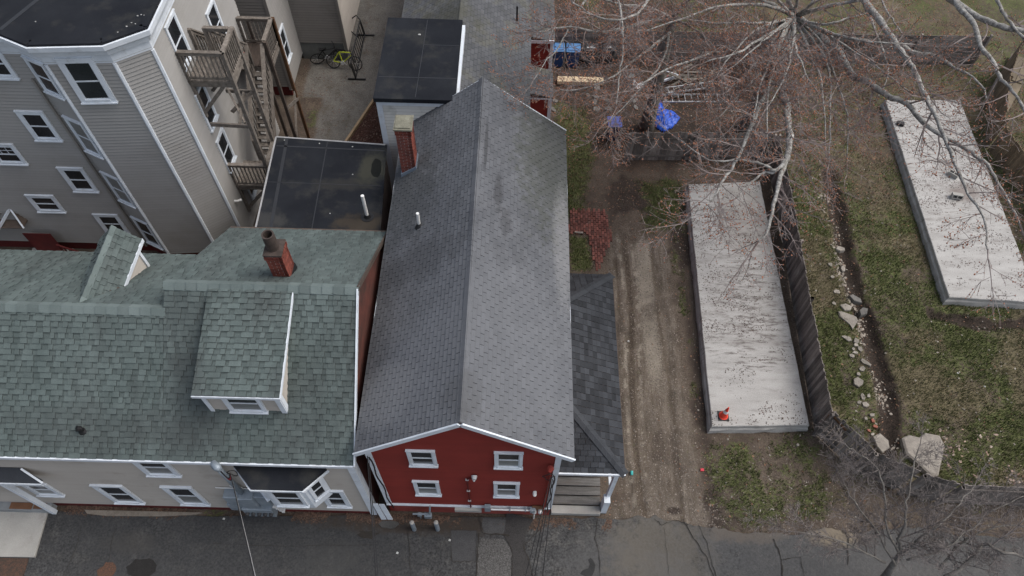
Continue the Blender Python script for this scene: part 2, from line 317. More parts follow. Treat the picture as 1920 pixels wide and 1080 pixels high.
    rut = ss(.13, .03, np.abs(x-3.98-wv))*ss(.42, .52, n3)*.8+ss(.10, .02, np.abs(x-4.45-wv))*ss(.45, .55, n3)*.7+ss(.5, .1, np.abs(x-4.95+wv*.5))*ss(9, 12, y)*.75+ss(.1, .02, np.abs(x-5.55-wv))*.5*ss(.4, .55, n3)
    rut = np.clip(rut, 0, 1)*drive
    rutd = np.clip(ss(.16, .04, np.abs(x-4.2-wv))+ss(.13, .03, np.abs(x-5.35+wv))*.7+ss(.16, .05, np.abs(x-3.75-wv))*ss(.5, .6, n2)*.8, 0, 1)*drive
    return grass, drive, dark, dry, path, mulch, tr, pinkleaf, rut, rutd
def ground_z(x, y):
    n = fbm(x, y, 2.2, 40)-.5; m = fbm(x, y, 9, 47)-.5
    z = n*.09+m*.03
    tr = np.maximum(ss(.5, .0, dseg(x, y, TRENCH)+n*.3), ss(.36, .0, dseg(x, y, TRENCH2)+n*.3)*.8); z = z-tr*.26
    for rx, wd in ((4.12, .16), (5.35, .22), (3.75, .1)):
        cx = rx+.12*np.sin(y*.7+rx); z = z-.05*ss(wd, 0, np.abs(x-cx))*ss(17.5, 16, y)*ss(6, 6.8, y)
    flat = ss(6.9, 6.0, y); flat = np.maximum(flat, ss(-2.2, -2.8, x)*0+ss(1.5, 1.2, x)); z = z*(1-flat)-.03*flat
    for q in (SLAB1, SLAB2): k = ss(-.25, .05, sdpoly(x, y, q)); z = z*(1-k)-.05*k
    return z
fx = np.arange(-16, 24.01, .09); fy = np.arange(3.5, 34.01, .09)
gx = np.concatenate([[-150, -60, -30], fx, [30, 60, 150]]); gy = np.concatenate([[-150, -40, -8], fy, [45, 80, 200]])
X, Y = np.meshgrid(gx, gy, indexing='ij'); nx, ny = X.shape
Z = ground_z(X, Y); far = (X < -16) | (X > 24) | (Y < 3.4) | (Y > 34); Z[far] = -.06
me = bpy.data.meshes.new('ground')
V = np.stack([X, Y, Z], -1).reshape(-1, 3); I = np.arange(nx*ny).reshape(nx, ny)
F = np.stack([I[:-1, :-1], I[1:, :-1], I[1:, 1:], I[:-1, 1:]], -1).reshape(-1, 4)
def fill_mesh(me, V, F):
    k = F.shape[1]
    me.vertices.add(len(V)); me.vertices.foreach_set('co', V.astype(np.float32).ravel())
    me.loops.add(F.size); me.loops.foreach_set('vertex_index', F.astype(np.int32).ravel())
    me.polygons.add(len(F)); me.polygons.foreach_set('loop_start', np.arange(0, F.size, k, dtype=np.int32))
    me.update(calc_edges=True); me.validate()
fill_mesh(me, V, F)
gm = ground_masks(X, Y)
for nm, arr in zip(('grass', 'drive', 'dark', 'dry', 'path', 'mulch', 'trench', 'leafy', 'rut', 'rutd'), gm):
    a = me.attributes.new(nm, 'FLOAT', 'POINT'); a.data.foreach_set('value', arr.astype(np.float32).ravel())
me.polygons.foreach_set('use_smooth', [True]*len(F))
def ground_material():
    m = bpy.data.materials.new('yard_ground'); m.use_nodes = True; t = m.node_tree; L = t.links.new; B = t.nodes['Principled BSDF']
    B.inputs['Roughness'].default_value = .95; B.inputs['Specular IOR Level'].default_value = .15
    g = nn(t, 'ShaderNodeNewGeometry'); P = g.outputs['Position']
    def noise(sc, det=5., ro=.65, st=None):
        n = nn(t, 'ShaderNodeTexNoise', Scale=sc, Detail=det, Roughness=ro)
        if st: mp = nn(t, 'ShaderNodeMapping'); mp.inputs['Scale'].default_value = st; L(P, mp.inputs['Vector']); L(mp.outputs[0], n.inputs['Vector'])
        else: L(P, n.inputs['Vector'])
        return n.outputs['Fac']
    def rng_(v, a, b, c=0., d=1.):
        r = nn(t, 'ShaderNodeMapRange'); r.inputs['From Min'].default_value = a; r.inputs['From Max'].default_value = b; r.inputs['To Min'].default_value = c; r.inputs['To Max'].default_value = d; L(v, r.inputs['Value']); return r.outputs[0]
    def mix(f, a, b):
        x = nn(t, 'ShaderNodeMix', data_type='RGBA'); L(f, x.inputs[0])
        for s, k in ((a, 6), (b, 7)):
            if isinstance(s, tuple): x.inputs[k].default_value = c4(s)
            else: L(s, x.inputs[k])
        return x.outputs[2]
    def attr(n): a = nn(t, 'ShaderNodeAttribute', attribute_name=n); return a.outputs['Fac']
    def masked(n, nz, amp=.5):   # attribute broken up by fine noise
        a = nn(t, 'ShaderNodeMath', operation='MULTIPLY_ADD'); s = nn(t, 'ShaderNodeMath', operation='SUBTRACT'); L(nz, s.inputs[0]); s.inputs[1].default_value = .5
        L(s.outputs[0], a.inputs[0]); a.inputs[1].default_value = amp*4; L(attr(n), a.inputs[2]); return rng_(a.outputs[0], .3, .7)
    f1 = noise(18.); f2 = noise(55., 3.); f3 = noise(4.); vo = nn(t, 'ShaderNodeTexVoronoi', Scale=38.); L(P, vo.inputs['Vector'])
    base = mix(rng_(f1, .35, .65), (.058, .043, .034), (.11, .088, .068))
    base = mix(rng_(f2, .56, .68), base, (.17, .14, .11))
    base = mix(masked('leafy', f1, .35), base, mix(rng_(f2, .4, .6), (.062, .044, .035), (.115, .085, .066)))
    drv = mix(rng_(f1, .35, .65), (.098, .078, .060), (.158, .132, .106)); drv = mix(rng_(noise(3, 6., .7, (1.6, .22, 1)), .44, .62), drv, (.075, .058, .043))
    drv = mix(rng_(f2, .55, .7), drv, (.2, .178, .152)); drv = mix(rng_(noise(90., 2.), .58, .7), drv, (.07, .058, .048))
    drv = mix(masked('rutd', f1, .25), drv, mix(rng_(f1, .4, .6), (.065, .05, .037), (.10, .08, .062)))
    drv = mix(masked('rut', f1, .25), drv, mix(rng_(f1, .35, .65), (.17, .145, .115), (.225, .198, .162)))
    c = mix(masked('drive', f1, .25), base, drv)
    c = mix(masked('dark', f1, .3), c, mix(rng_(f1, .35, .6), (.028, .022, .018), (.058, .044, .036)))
    gr = mix(rng_(f1, .38, .62), (.052, .062, .022), (.10, .108, .045)); st_ = mix(rng_(f1, .4, .6), (.14, .12, .072), (.095, .08, .05)); gr = mix(rng_(noise(6., 6., .75), .5, .64), gr, (.065, .052, .038))
    gr = mix(masked('dry', noise(7.), .5), gr, st_)
    c = mix(masked('grass', noise(9., 6., .75), .8), c, gr)
    pt = mix(rng_(f1, .35, .65), (.095, .089, .08), (.14, .132, .119)); pt = mix(rng_(noise(1.3), .52, .68), pt, (.085, .075, .062)); pt = mix(rng_(f2, .58, .68), pt, (.24, .225, .2))
    c = mix(attr('path'), c, pt); c = mix(attr('mulch'), c, mix(rng_(f1, .4, .6), (.028, .014, .011), (.07, .036, .028)))
    big_ = rng_(noise(.9, 5., .7), .3, .7, .74, 1.25); vs_ = nn(t, 'ShaderNodeVectorMath', operation='SCALE'); L(c, vs_.inputs[0]); L(big_, vs_.inputs['Scale']); c = vs_.outputs[0]
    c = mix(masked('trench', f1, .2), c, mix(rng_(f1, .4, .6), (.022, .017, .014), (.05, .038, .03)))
    L(c, B.inputs['Base Color'])
    bp = nn(t, 'ShaderNodeBump', Strength=.7, Distance=.03); L(f1, bp.inputs['Height']); b2 = nn(t, 'ShaderNodeBump', Strength=.5, Distance=.012); L(f2, b2.inputs['Height']); L(bp.outputs[0], b2.inputs['Normal']); L(b2.outputs[0], B.inputs['Normal'])
    return m
me.materials.append(ground_material())
go = bpy.data.objects.new('ground', me); COL.objects.link(go); tag(go, kind='structure')
# ------------------------------------------------------------------ alley
def road_edge(x):
    xs = [-60, -13.1, -8.8, -3.4, 2.9, 4.5, 6.1, 7.3, 8.8, 9.6, 10.6, 12.2, 13.6, 15.6, 60]; ys = [6.0, 5.97, 5.95, 6.12, 6.2, 6.28, 6.02, 5.9, 5.85, 6.12, 5.95, 6.18, 5.98, 5.95, 6.]
    return np.interp(x, xs, ys)
rx_ = np.concatenate([[-60, -30], np.arange(-16, 20, .06), [30, 60]]); ed = road_edge(rx_)+(fbm(rx_, rx_*0, 3.5, 61)-.5)*.22*ss(1.5, 3.5, rx_)+(fbm(rx_, rx_*0+3, 2.5, 66)-.5)*.06
rows = [-4, 0, 2.5, 4, 5]; RV = [(x, y, .012+.012*math.sin(x*.8)*math.sin(y)) for x in rx_ for y in rows]; RV = []
for i, x in enumerate(rx_):
    for y in rows: RV.append((x, y, .02))
    RV.append((x, ed[i], .02)); RV.append((x, ed[i]+.03, -.06))
k = len(rows)+2; RF = [(i*k+j, (i+1)*k+j, (i+1)*k+j+1, i*k+j+1) for i in range(len(rx_)-1) for j in range(k-1)]
M['asphalt'] = pm('asphalt', (.060, .060, .060), (.046, .046, .046), 1.3, .95, spec=.08, fine=.38, fscale=17, bump=.35, stain=((.082, .079, .074), 2.3, .5, .7),
    extra=areas([(-5, 4.8, .9, .5, (.09, .088, .08), .45, 3., .7), (-11, 5.1, .8, .3, (.075, .07, .062), .5, 3., .7), (-1.2, 5.2, .5, .3, (.1, .096, .088), .45, 3., .7), (3, 4.9, 1.3, .8, (.085, .084, .082), .6, 2., .8), (-8, 4.6, 6.5, 2.6, (.042, .043, .044), .6, .8, .8), (4.6, 5.2, 1.5, 1.3, (.12, .108, .09), .7, 2.5, .6), (11, 5, 6, 1.8, (.10, .098, .094), .55, 1., .9),
                 (-2.5, 5.9, 3., .3, (.05, .04, .032), .8, 4., .6), (7.2, 5.9, 1.2, .3, (.13, .11, .09), .6, 4., .6), (9.9, 5.85, .8, .3, (.2, .165, .12), .8, 4., .5)]))
b = MB(); b.add(RV, RF); road = tag(b.build('road', M['asphalt']), kind='structure')
# patches and cracks in the alley
def blob(cx, cy, rx, ry, n=22, j=.15, seed=1, sq=1.):
    r = random.Random(seed); out = []
    for i in range(n):
        a = 2*math.pi*i/n; q = 1+(r.random()-.5)*2*j; c, s_ = math.cos(a), math.sin(a)
        c = math.copysign(abs(c)**sq, c); s_ = math.copysign(abs(s_)**sq, s_); out.append((cx+rx*c*q, cy+ry*s_*q))
    return out
def pxs(pts, z=0.): return [tuple(at(*p, z))[:2] for p in pts]
for i, (poly, mt) in enumerate([
    (pxs([(845, 995), (893, 995), (893, 1052), (848, 1053)]), pm('asphalt_patch_grey', (.058, .058, .059), None, 4, .9, fine=.25, fscale=40)),
    (pxs([(903, 1010), (945, 1011), (962, 1035), (958, 1080), (950, 1120), (895, 1120), (895, 1030)]), pm('asphalt_patch_coarse', (.085, .083, .08), (.06, .058, .055), 20, .9, fine=.4, fscale=30)),
    (pxs([(906, 972), (950, 975), (955, 990), (940, 1003), (910, 1003), (903, 985)]), pm('asphalt_patch_pale', (.07, .07, .07), None, 4, .9, fine=.25, fscale=40)),
    (blob(*pxs([(267, 1065)])[0], .42, .27, 20, .12, 3), pm('pothole_dark', (.02, .019, .018), None, 4, .9, fine=.3)),
    (pxs([(1092, 1070), (1088, 1076), (1098, 1081), (1110, 1080), (1114, 1072), (1116, 1060), (1112, 1051), (1107, 1046), (1103, 1050), (1106, 1058), (1103, 1066)]), pm('tar_patch', (.025, .025, .025), None, 4, .8, fine=.2)),
    (pxs([(950, 960), (1000, 975), (985, 1000), (985, 1030), (1000, 1080), (960, 1080), (962, 1040), (945, 1003)]), pm('asphalt_patch_dark', (.04, .038, .037), None, 4, .9, fine=.3, fscale=40)),
    (blob(*pxs([(201, 1071)])[0], .24, .22, 16, .2, 5), pm('leaf_clump_patch', (.11, .055, .035), (.06, .04, .03), 25, .95, fine=.3)),
    (blob(*pxs([(690, 1003)])[0], .3, .12, 16, .3, 8), M['crack'])]):
    b = MB(); b.prism(poly, .005, .024+.0015*i); b.build('road_patch', mt, road)
def ribbon(b, pts, wd, z, jit=.04, sub=6, rs=1):
    r = random.Random(rs); P = []
    for (x0, y0), (x1, y1) in zip(pts[:-1], pts[1:]):
        for k in range(sub): u = k/sub; P.append((x0+(x1-x0)*u+(r.random()-.5)*jit, y0+(y1-y0)*u+(r.random()-.5)*jit))
    P.append(pts[-1])
    L_ = []; 
    for i, p in enumerate(P):
        a = P[max(i-1, 0)]; c = P[min(i+1, len(P)-1)]; d = math.hypot(c[0]-a[0], c[1]-a[1])+1e-9; nx_, ny_ = -(c[1]-a[1])/d, (c[0]-a[0])/d; w_ = wd*(.4+r.random()*1.1)/2
        L_.append(((p[0]+nx_*w_, p[1]+ny_*w_, z), (p[0]-nx_*w_, p[1]-ny_*w_, z)))
    for q, s_ in zip(L_[:-1], L_[1:]): b.quad(q[0], q[1], s_[1], s_[0])
cracks = [([(1120, 975), (1115, 1010), (1123, 1040), (1126, 1090)], .03), ([(1245, 990), (1250, 1040), (1255, 1090)], .02), ([(1280, 975), (1300, 1010), (1325, 1045), (1340, 1090)], .035),
    ([(1310, 985), (1325, 1020), (1335, 1060), (1345, 1090)], .03), ([(1450, 1010), (1465, 1050), (1466, 1090)], .06), ([(1570, 985), (1590, 1010), (1588, 1060)], .04), ([(1466, 1050), (1500, 1045), (1508, 1090)], .03),
    ([(220, 985), (210, 1020), (205, 1050)], .025), ([(155, 985), (140, 1040), (120, 1080)], .02), ([(898, 965), (905, 1000), (955, 1005)], .07), ([(898, 1000), (895, 1040), (893, 1090)], .05),
    ([(1000, 1030), (985, 1020), (1015, 990)], .03), ([(980, 1020), (995, 1060), (1003, 1090)], .04), ([(765, 990), (768, 1030), (770, 1090)], .025), ([(945, 1005), (960, 1030), (960, 1090)], .03), ([(1225, 972), (1240, 985), (1265, 975), (1290, 985)], .03),
    ([(845, 994), (893, 995), (893, 1053), (848, 1054), (845, 994)], .02), ([(400, 1020), (560, 1025), (700, 1022)], .015)]
b = MB()
for i, (p, wd) in enumerate(cracks): ribbon(b, pxs(p), wd*.55, .041, rs=i)
tag(b.build('crack', M['crack'], road), kind='stuff')
b = MB(); b.prism(pxs([(160, 957), (380, 962), (366, 966), (300, 969), (200, 968), (165, 964)]), -.02, .07); tag(b.build('concrete_kerb_strip', pm('sandy_concrete', (.2, .175, .145), (.15, .13, .105), 8, .9, fine=.2, bump=.3)), kind='structure')
b = MB(); b.prism([(-16.5, 5.98), (-13.74, 5.99), (-13.62, 4.63), (-16.3, 4.6)], -.02, .09); tag(b.build('pavement', M['concrete'], bevel=.01), kind='structure')
b = MB(); b.prism([(-16.5, 4.58), (-13.8, 4.6), (-13.75, 3.9), (-16.5, 3.6)], -.02, .05); tag(b.build('leaf_bed', pm('leaf_litter_bed', (.09, .05, .035), (.045, .035, .028), 14, .95, fine=.4, bump=.8, bscale=20)), kind='structure')
# ------------------------------------------------------------------ building elements
def poly_span(poly, v):
    us = []
    n = len(poly)
    for i in range(n):
        (u0, v0), (u1, v1) = poly[i], poly[(i+1) % n]
        if (v0-v)*(v1-v) <= 0 and v0 != v1: us.append(u0+(u1-u0)*(v-v0)/(v1-v0))
    return (min(us), max(us)) if len(us) >= 2 else None
def siding(parent, o, u, n, poly, mat, course=.105, lip=.018, name='wall', solid=.12, v=(0, 0, 1), groove=.22, lap_shade=.32):
    """clapboard wall: poly in (u, v), each course its own lapped board edge"""
    o, u, n, v = Vector(o), Vector(u).normalized(), Vector(n).normalized(), Vector(v)
    b = MB(); v0 = min(p[1] for p in poly); v1 = max(p[1] for p in poly); k = 0; y = v0
    P = lambda a, c, d: o+u*a+v*c+n*d
    while y < v1-1e-4:
        y2 = min(y+course, v1); s0 = poly_span(poly, y+1e-4); s1 = poly_span(poly, y2-1e-4)
        if s0 and s1:
            b.rnd = random.random()
            ym = y+(y2-y)*(1-groove); sm = poly_span(poly, ym) or s1; lm = lip*groove
            b.quad(P(s0[0], y, lip), P(s0[1], y, lip), P(sm[1], ym, lm), P(sm[0], ym, lm))
            b.tone = lap_shade; b.quad(P(sm[0], ym, lm), P(sm[1], ym, lm), P(s1[1], y2, -.004), P(s1[0], y2, -.004)); b.tone = 0.  # shade under the lap above, painted as a darker strip
            b.quad(P(s0[0], y, 0), P(s0[1], y, 0), P(s0[1], y, lip), P(s0[0], y, lip))
        y = y2
    m = len(poly); bb = [P(a, c, -.001) for a, c in poly]+[P(a, c, -solid) for a, c in poly]
    b.add(bb, [tuple(range(m)), tuple(reversed(range(m, 2*m)))]+[(i, (i+1) % m, m+(i+1) % m, m+i) for i in range(m)])
    return b.build(name, mat, parent)
def window(parent, o, u, n, w, h, trim=.11, style='dh', lower='glass', upper='glass', deep=.0, depth=.055, v=(0, 0, 1), single=False):
    """o = lower left outer corner on the wall, seen from outside; u to the right, n outward"""
    o, u, n, v = Vector(o), Vector(u).normalized(), Vector(n).normalized(), Vector(v)
    b = MB(); q = lambda B, a0, a1, b0, b1, c0, c1: B.obox(o, u, v, n, a0, a1, b0, b1, c0, c1)
    t = trim; d = depth
    q(b, 0, t, 0, h, -.02, d); q(b, w-t, w, 0, h, -.02, d); q(b, t, w-t, h-t, h, -.02, d+.004); q(b, t, w-t, 0, t*.8, -.02, d+.02)
    q(b, -.02, w+.02, -.03, .012, -.02, d+.045); q(b, -.01, w+.01, h-.015, h+.02, -.02, d+.02)
    mid = (h-t+t*.8)/2
    sashes = MB(); s_ = .03
    q(sashes, t, t+s_, t*.8, h-t, -.01, max(d*.6, .036)); q(sashes, w-t-s_, w-t, t*.8, h-t, -.01, max(d*.6, .036))
    q(sashes, t+s_, w-t-s_, t*.8, t*.8+s_, -.01, max(d*.6, .036)); q(sashes, t+s_, w-t-s_, h-t-s_, h-t, -.01, max(d*.6, .036)); q(sashes, t+s_, w-t-s_, mid-.022, mid+.022, -.01, max(d*.65, .04))
    if style == 'grid':
        for k in (1, 2): a = t+(w-2*t)*k/3; q(sashes, a-.008, a+.008, mid+.03, h-t-s_, -.01, .034)
        q(sashes, t+s_, w-t-s_, (mid+h-t)/2-.008, (mid+h-t)/2+.008, -.01, .033)
    pa = MB(); q(pa, t+s_*.9, w-t-s_*.9, mid+.02, h-t-s_*.9, -.015, .027)
    pb = MB(); q(pb, t+s_*.9, w-t-s_*.9, t*.8+s_*.9, mid-.02, -.015, .026)
    if single:   # sub-part of a part: one mesh
        B = MB()
        for src, mi in ((b, 0), (sashes, 0), (pa, 1), (pb, 1)):
            B.m = mi; B.add(src.v, src.f)
        return B.build('window', [M['white'], M['glass']], parent)
    f = b.build('window', M['white'], parent)
    sashes.build('sash', M['white'], f); pa.build('pane', M[upper], f); pb.build('pane', M[lower], f)
    return f
def shingles(parent, o, u, v, poly, mat, exposure=.135, style='lam', tab=.305, thick=.026, n_ind=0, name='shingle', warp=None, seed=1, under=True, near=None, band=.34):
    """o eave corner, u along the eave, v up the slope (unit). Each tab real; the n_ind nearest ones single objects"""
    r = random.Random(seed)
    o, u, v = Vector(o), Vector(u).normalized(), Vector(v).normalized(); n = u.cross(v).normalized()
    if n.z < 0: n = -n
    flip = u.cross(v).z < 0
    tabs = []; v0 = min(p[1] for p in poly); v1 = max(p[1] for p in poly); row = 0; y = v0
    while y < v1-.02:
        y2 = min(y+exposure, v1); sp = poly_span(poly, min((y+y2)/2, v1-1e-3))
        if sp:
            a = sp[0]-(r.random()*tab if style == 'lam' else (row*.137) % tab+r.random()*.012); hi = True
            while a < sp[1]-.005:
                wd = (r.choice((.12, .18, .24, .30) if hi else (.08, .12, .16))) if style == 'lam' else tab
                a0, a1 = max(a, sp[0]), min(a+wd, sp[1])
                if a1-a0 > .012: tabs.append((a0, y, a1-a0, y2-y, hi if style == 'lam' else True, row))
                a += wd; hi = not hi if style == 'lam' else True
        y = y2; row += 1
    dz = lambda p: (warp(p.x, p.y) if warp else 0.)
    def tabgeo(w_, l_, hi, e):
        g = .003 if style == 'lam' else .006; t1 = thick if hi else thick*.35; t0 = t1*.25; up = l_+.03
        # lower edge proud, upper edge tucked under the next course
        P = [(g, 0, -.002), (w_-g, 0, -.002), (w_-g, up, -.004), (g, up, -.004), (g, 0, t1), (w_-g, 0, t1), (w_-g, up, t0*.3), (g, up, t0*.3)]
        return P
    FC = [(4, 5, 6, 7), (0, 1, 5, 4), (1, 2, 6, 5), (3, 0, 4, 7)]
    if flip: FC = [tuple(reversed(f)) for f in FC]
    def put(q, P, hi):
        P = [Vector(p) for p in P]
        if style == 'lam' and not hi:   # laminated shingle: printed dark band in the notch between two teeth
            A, B_ = P[4].lerp(P[7], .55), P[5].lerp(P[6], .55); k_ = len(q.v); q.v.extend([tuple(A), tuple(B_)])
            o_ = len(q.v); q.v.extend([tuple(p) for p in P])
            f1, f2 = (o_+4, o_+5, k_+1, k_), (k_, k_+1, o_+6, o_+7)
            if flip: f1, f2 = tuple(reversed(f1)), tuple(reversed(f2))
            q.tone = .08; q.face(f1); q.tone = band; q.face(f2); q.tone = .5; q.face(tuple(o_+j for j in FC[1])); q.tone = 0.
        else:
            k_ = len(q.v); q.v.extend([tuple(p) for p in P])
            e_ = exposure*(.84+.08*r.random())/((P[7]-P[4]).length+1e-6); e_ = min(e_, .97)
            q.v.extend([tuple(P[4].lerp(P[7], e_)), tuple(P[5].lerp(P[6], e_))])
            f1, f2 = (k_+4, k_+5, k_+9, k_+8), (k_+8, k_+9, k_+6, k_+7)
            if flip: f1, f2 = tuple(reversed(f1)), tuple(reversed(f2))
            q.tone = 0.; q.face(f1); q.tone = .42 if style == 'tab' else .16; q.face(f2)  # upper strip darkened: painted contact shade below the next course's butt
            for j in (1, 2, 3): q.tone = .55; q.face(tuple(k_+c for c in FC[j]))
            q.tone = 0.
    if n_ind:
        key = near or (lambda p: -(p-Vector((0, 0, H))).length)
        order = sorted(range(len(tabs)), key=lambda i: -key(o+u*(tabs[i][0]+tabs[i][2]/2)+v*tabs[i][1]))
        ind = set(order[:n_ind])
    else: ind = set()
    cache = {}; b = MB(); rest = 0
    for i, (a, y, w_, l_, hi, row) in enumerate(tabs):
        tone = 0. if (hi or style != 'lam') else .22
        if i in ind:
            key_ = (round(w_, 2), round(l_, 3), hi)
            if key_ not in cache:
                q = MB(); put(q, tabgeo(key_[0], l_, hi, exposure), hi)
                m_ = bpy.data.meshes.new(name); m_.from_pydata(q.v, [], q.f); m_.materials.append(mat)
                ta = m_.attributes.new('tone', 'FLOAT', 'FACE'); ta.data.foreach_set('value', q.t); cache[key_] = m_
            p = o+u*a+v*y; p.z += dz(p)
            ob = inst(name, cache[key_], frame(p, u, v, n), parent)
        else:
            b.rnd = r.random(); b.tone = tone; rest += 1
            P = []
            for (x_, y_, z_) in tabgeo(w_, l_, hi, exposure):
                p = o+u*(a+x_)+v*(y+y_)+n*z_; p.z += dz(p); P.append(p)
            put(b, P, hi)
    if rest: tag(b.build('shingles', mat, parent), kind='stuff')
    if under:
        q = MB(); m = len(poly)
        if warp:
            # follow the sag with a strip grid
            us = [p[0] for p in poly]; K = 24; u0, u1 = min(us), max(us)
            for i in range(K):
                for j in range(8):
                    A = []
                    for (di, dj) in ((0, 0), (1, 0), (1, 1), (0, 1)):
                        vv = v0+(v1-v0)*(j+dj)/8; s_ = poly_span(poly, min(max(vv, v0+1e-3), v1-1e-3)) or (u0, u1)
                        p = o+u*(s_[0]+(s_[1]-s_[0])*(i+di)/K)+v*vv-n*.006; p.z += dz(p); A.append(p)
                    q.quad(*A)
        else:
            bb = [o+u*a+v*c-n*.005 for a, c in poly]+[o+u*a+v*c-n*.05 for a, c in poly]
            q.add(bb, [tuple(range(m)), tuple(reversed(range(m, 2*m)))]+[(i, (i+1) % m, m+(i+1) % m, m+i) for i in range(m)])
        q.build('roof_deck', M['deckdk'], parent)
def ridge_caps(parent, a, b_, sl, sr, mat, wd=.14, step=.21, up=(0, 0, 1), warp=None, across=None, th=1.):
    """cap pieces folded over a ridge from a to b_; sl, sr: unit vectors down each side"""
    a, b_ = Vector(a), Vector(b_); d = (b_-a); L_ = d.length; d.normalize(); sl, sr = Vector(sl).normalized(), Vector(sr).normalized(); up = Vector(up)
    q = MB(); l = step*1.25
    X = lambda s_, t_, h_: s_*wd+d*t_+up*h_
    P = [Vector((0, 0, .035)), Vector((0, 0, .02)), ]
    pts = [sl*wd+up*(.018+.032*th), up*(.03+.032*th), sr*wd+up*(.018+.032*th), sl*wd+d*l+up*.018, d*l+up*.03, sr*wd+d*l+up*.018, sl*wd, sr*wd]
    q.add(pts, [(0, 1, 4, 3), (1, 2, 5, 4), (6, 7, 2, 1, 0), (6, 0, 3), (2, 7, 5)])
    m_ = bpy.data.meshes.new('ridge_cap'); m_.from_pydata(q.v, [], q.f); m_.materials.append(mat)
    k = max(1, int(L_/step))
    for i in range(k):
        p = a+d*(i*L_/k)
        if warp: p.z += warp(p.x, p.y)
        inst('ridge_cap', m_, Matrix.Translation(p), parent)
def trimbar(parent, a, b_, w_, h_, mat=None, name='trim', up=(0, 0, 1)):
    q = MB(); q.bar(a, b_, w_, h_, up); return q.build(name, mat or M['white'], parent)
# ================================================================== HOUSE WITH GREEN ROOF
GY, GZ, GR = 6.05, 4.57, .727        # eave line and pitch
gh = thing('green_roof_house', (-9, 6.15, 0), 'long beige clapboard house under a mottled green shingle roof beside the alley', 'house')
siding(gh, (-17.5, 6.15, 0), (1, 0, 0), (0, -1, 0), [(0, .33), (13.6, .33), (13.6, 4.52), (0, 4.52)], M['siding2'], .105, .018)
b = MB(); b.box(-17.5, -3.93, 6.165, 6.35, -.1, .33); b.build('foundation', M['darkred'], gh)
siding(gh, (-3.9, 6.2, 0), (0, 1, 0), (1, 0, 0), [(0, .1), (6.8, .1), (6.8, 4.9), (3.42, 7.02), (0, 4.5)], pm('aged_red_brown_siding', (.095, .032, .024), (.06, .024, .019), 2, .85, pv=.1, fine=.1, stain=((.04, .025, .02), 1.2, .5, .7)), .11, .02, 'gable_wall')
b = MB(); b.box(-17.5, -8.5, 12.0, 12.15, 0, 4.6); b.box(-8.5, -4.0, 12.9, 13.0, 0, 4.85); b.build('rear_wall', M['siding2'], gh)
b = MB(); b.box(-3.915, -3.89, 9.0, 9.75, 3.6, 5.2); b.build('dark_opening', M['black'], gh)
b = MB(); b.box(-4.05, -3.87, 6.1, 6.13, .1, 4.5); b.box(-3.9, -3.868, 6.13, 6.33, .1, 4.5); b.build('corner_board', M['white'], gh)
SV = Vector((0, 1, GR)).normalized(); SL = math.hypot(1, GR)
vl = (9.1-GY)*SL; vh = (9.62-GY)*SL
camk = lambda p: -(p-Vector((0, 0, H))).length
shingles(gh, (-17.5, GY, GZ), (1, 0, 0), SV, [(0, 0), (8.95, 0), (8.95, vl), (0, vl)], M['green'], .142, seed=2, n_ind=70, near=camk)
shingles(gh, (-8.55, GY, GZ), (1, 0, 0), SV, [(0, 0), (4.75, 0), (4.75, vh), (0, vh)], M['green'], .142, seed=3, n_ind=110, near=camk)
RL = Vector((0, -1, .67)).normalized(); RS = math.hypot(1, .67)
zL, zH = GZ+(9.1-GY)*GR, GZ+(9.62-GY)*GR
shingles(gh, (-17.5, 12.25, zL-(12.25-9.1)*.67), (1, 0, 0), RL, [(0, 0), (8.95, 0), (8.95, 3.15*RS), (0, 3.15*RS)], M['green'], .142, seed=4, band=.2, thick=.016)
shingles(gh, (-8.55, 13.24, zH-(13.24-9.62)*.67), (1, 0, 0), RL, [(0, 0), (4.75, 0), (4.75, 3.62*RS), (0, 3.62*RS)], M['green'], .142, seed=5, band=.2, thick=.016)
# step gable between the two ridge heights (faces away)
b = MB(); b.add([(-8.54, 9.1, zL-.1), (-8.54, 13.2, zH-3.58*.67-.1), (-8.54, 9.62, zH-.03), (-8.5, 9.1, zL-.1), (-8.5, 13.2, zH-3.58*.67-.1), (-8.5, 9.62, zH-.03)], [(0, 1, 2), (5, 4, 3), (0, 2, 5, 3), (1, 4, 5, 2), (0, 3, 4, 1)]); b.build('step_gable', M['siding2'], gh)
capm = pm('green_cap_shingle', (.125, .152, .147), (.10, .125, .12), 1.5, pv=.16, rough=.92, spec=.2, fine=.15, fscale=90)
ridge_caps(gh, (-17.4, 9.1, zL), (-8.56, 9.1, zL), -SV, -RL, capm, .19, .27)
ridge_caps(gh, (-8.55, 9.62, zH), (-3.82, 9.62, zH), -SV, -RL, capm, .19, .27)
trimbar(gh, (-17.5, GY-.02, GZ-.06), (-3.82, GY-.02, GZ-.06), .05, .12, name='eave_trim')
trimbar(gh, Vector((-3.79, GY, GZ-.02)), Vector((-3.79, 9.62, zH-.02)), .035, .14, name='rake_board')
trimbar(gh, Vector((-3.79, 9.62, zH-.02)), Vector((-3.79, 13.2, zH-3.58*.67-.02)), .035, .14, M['deckdk'], name='rake_board')
trimbar(gh, (-8.55, 13.27, zH-3.62*.67-.05), (-3.85, 13.27, zH-3.62*.67-.05), .05, .1, M['deckdk'], name='eave_trim')
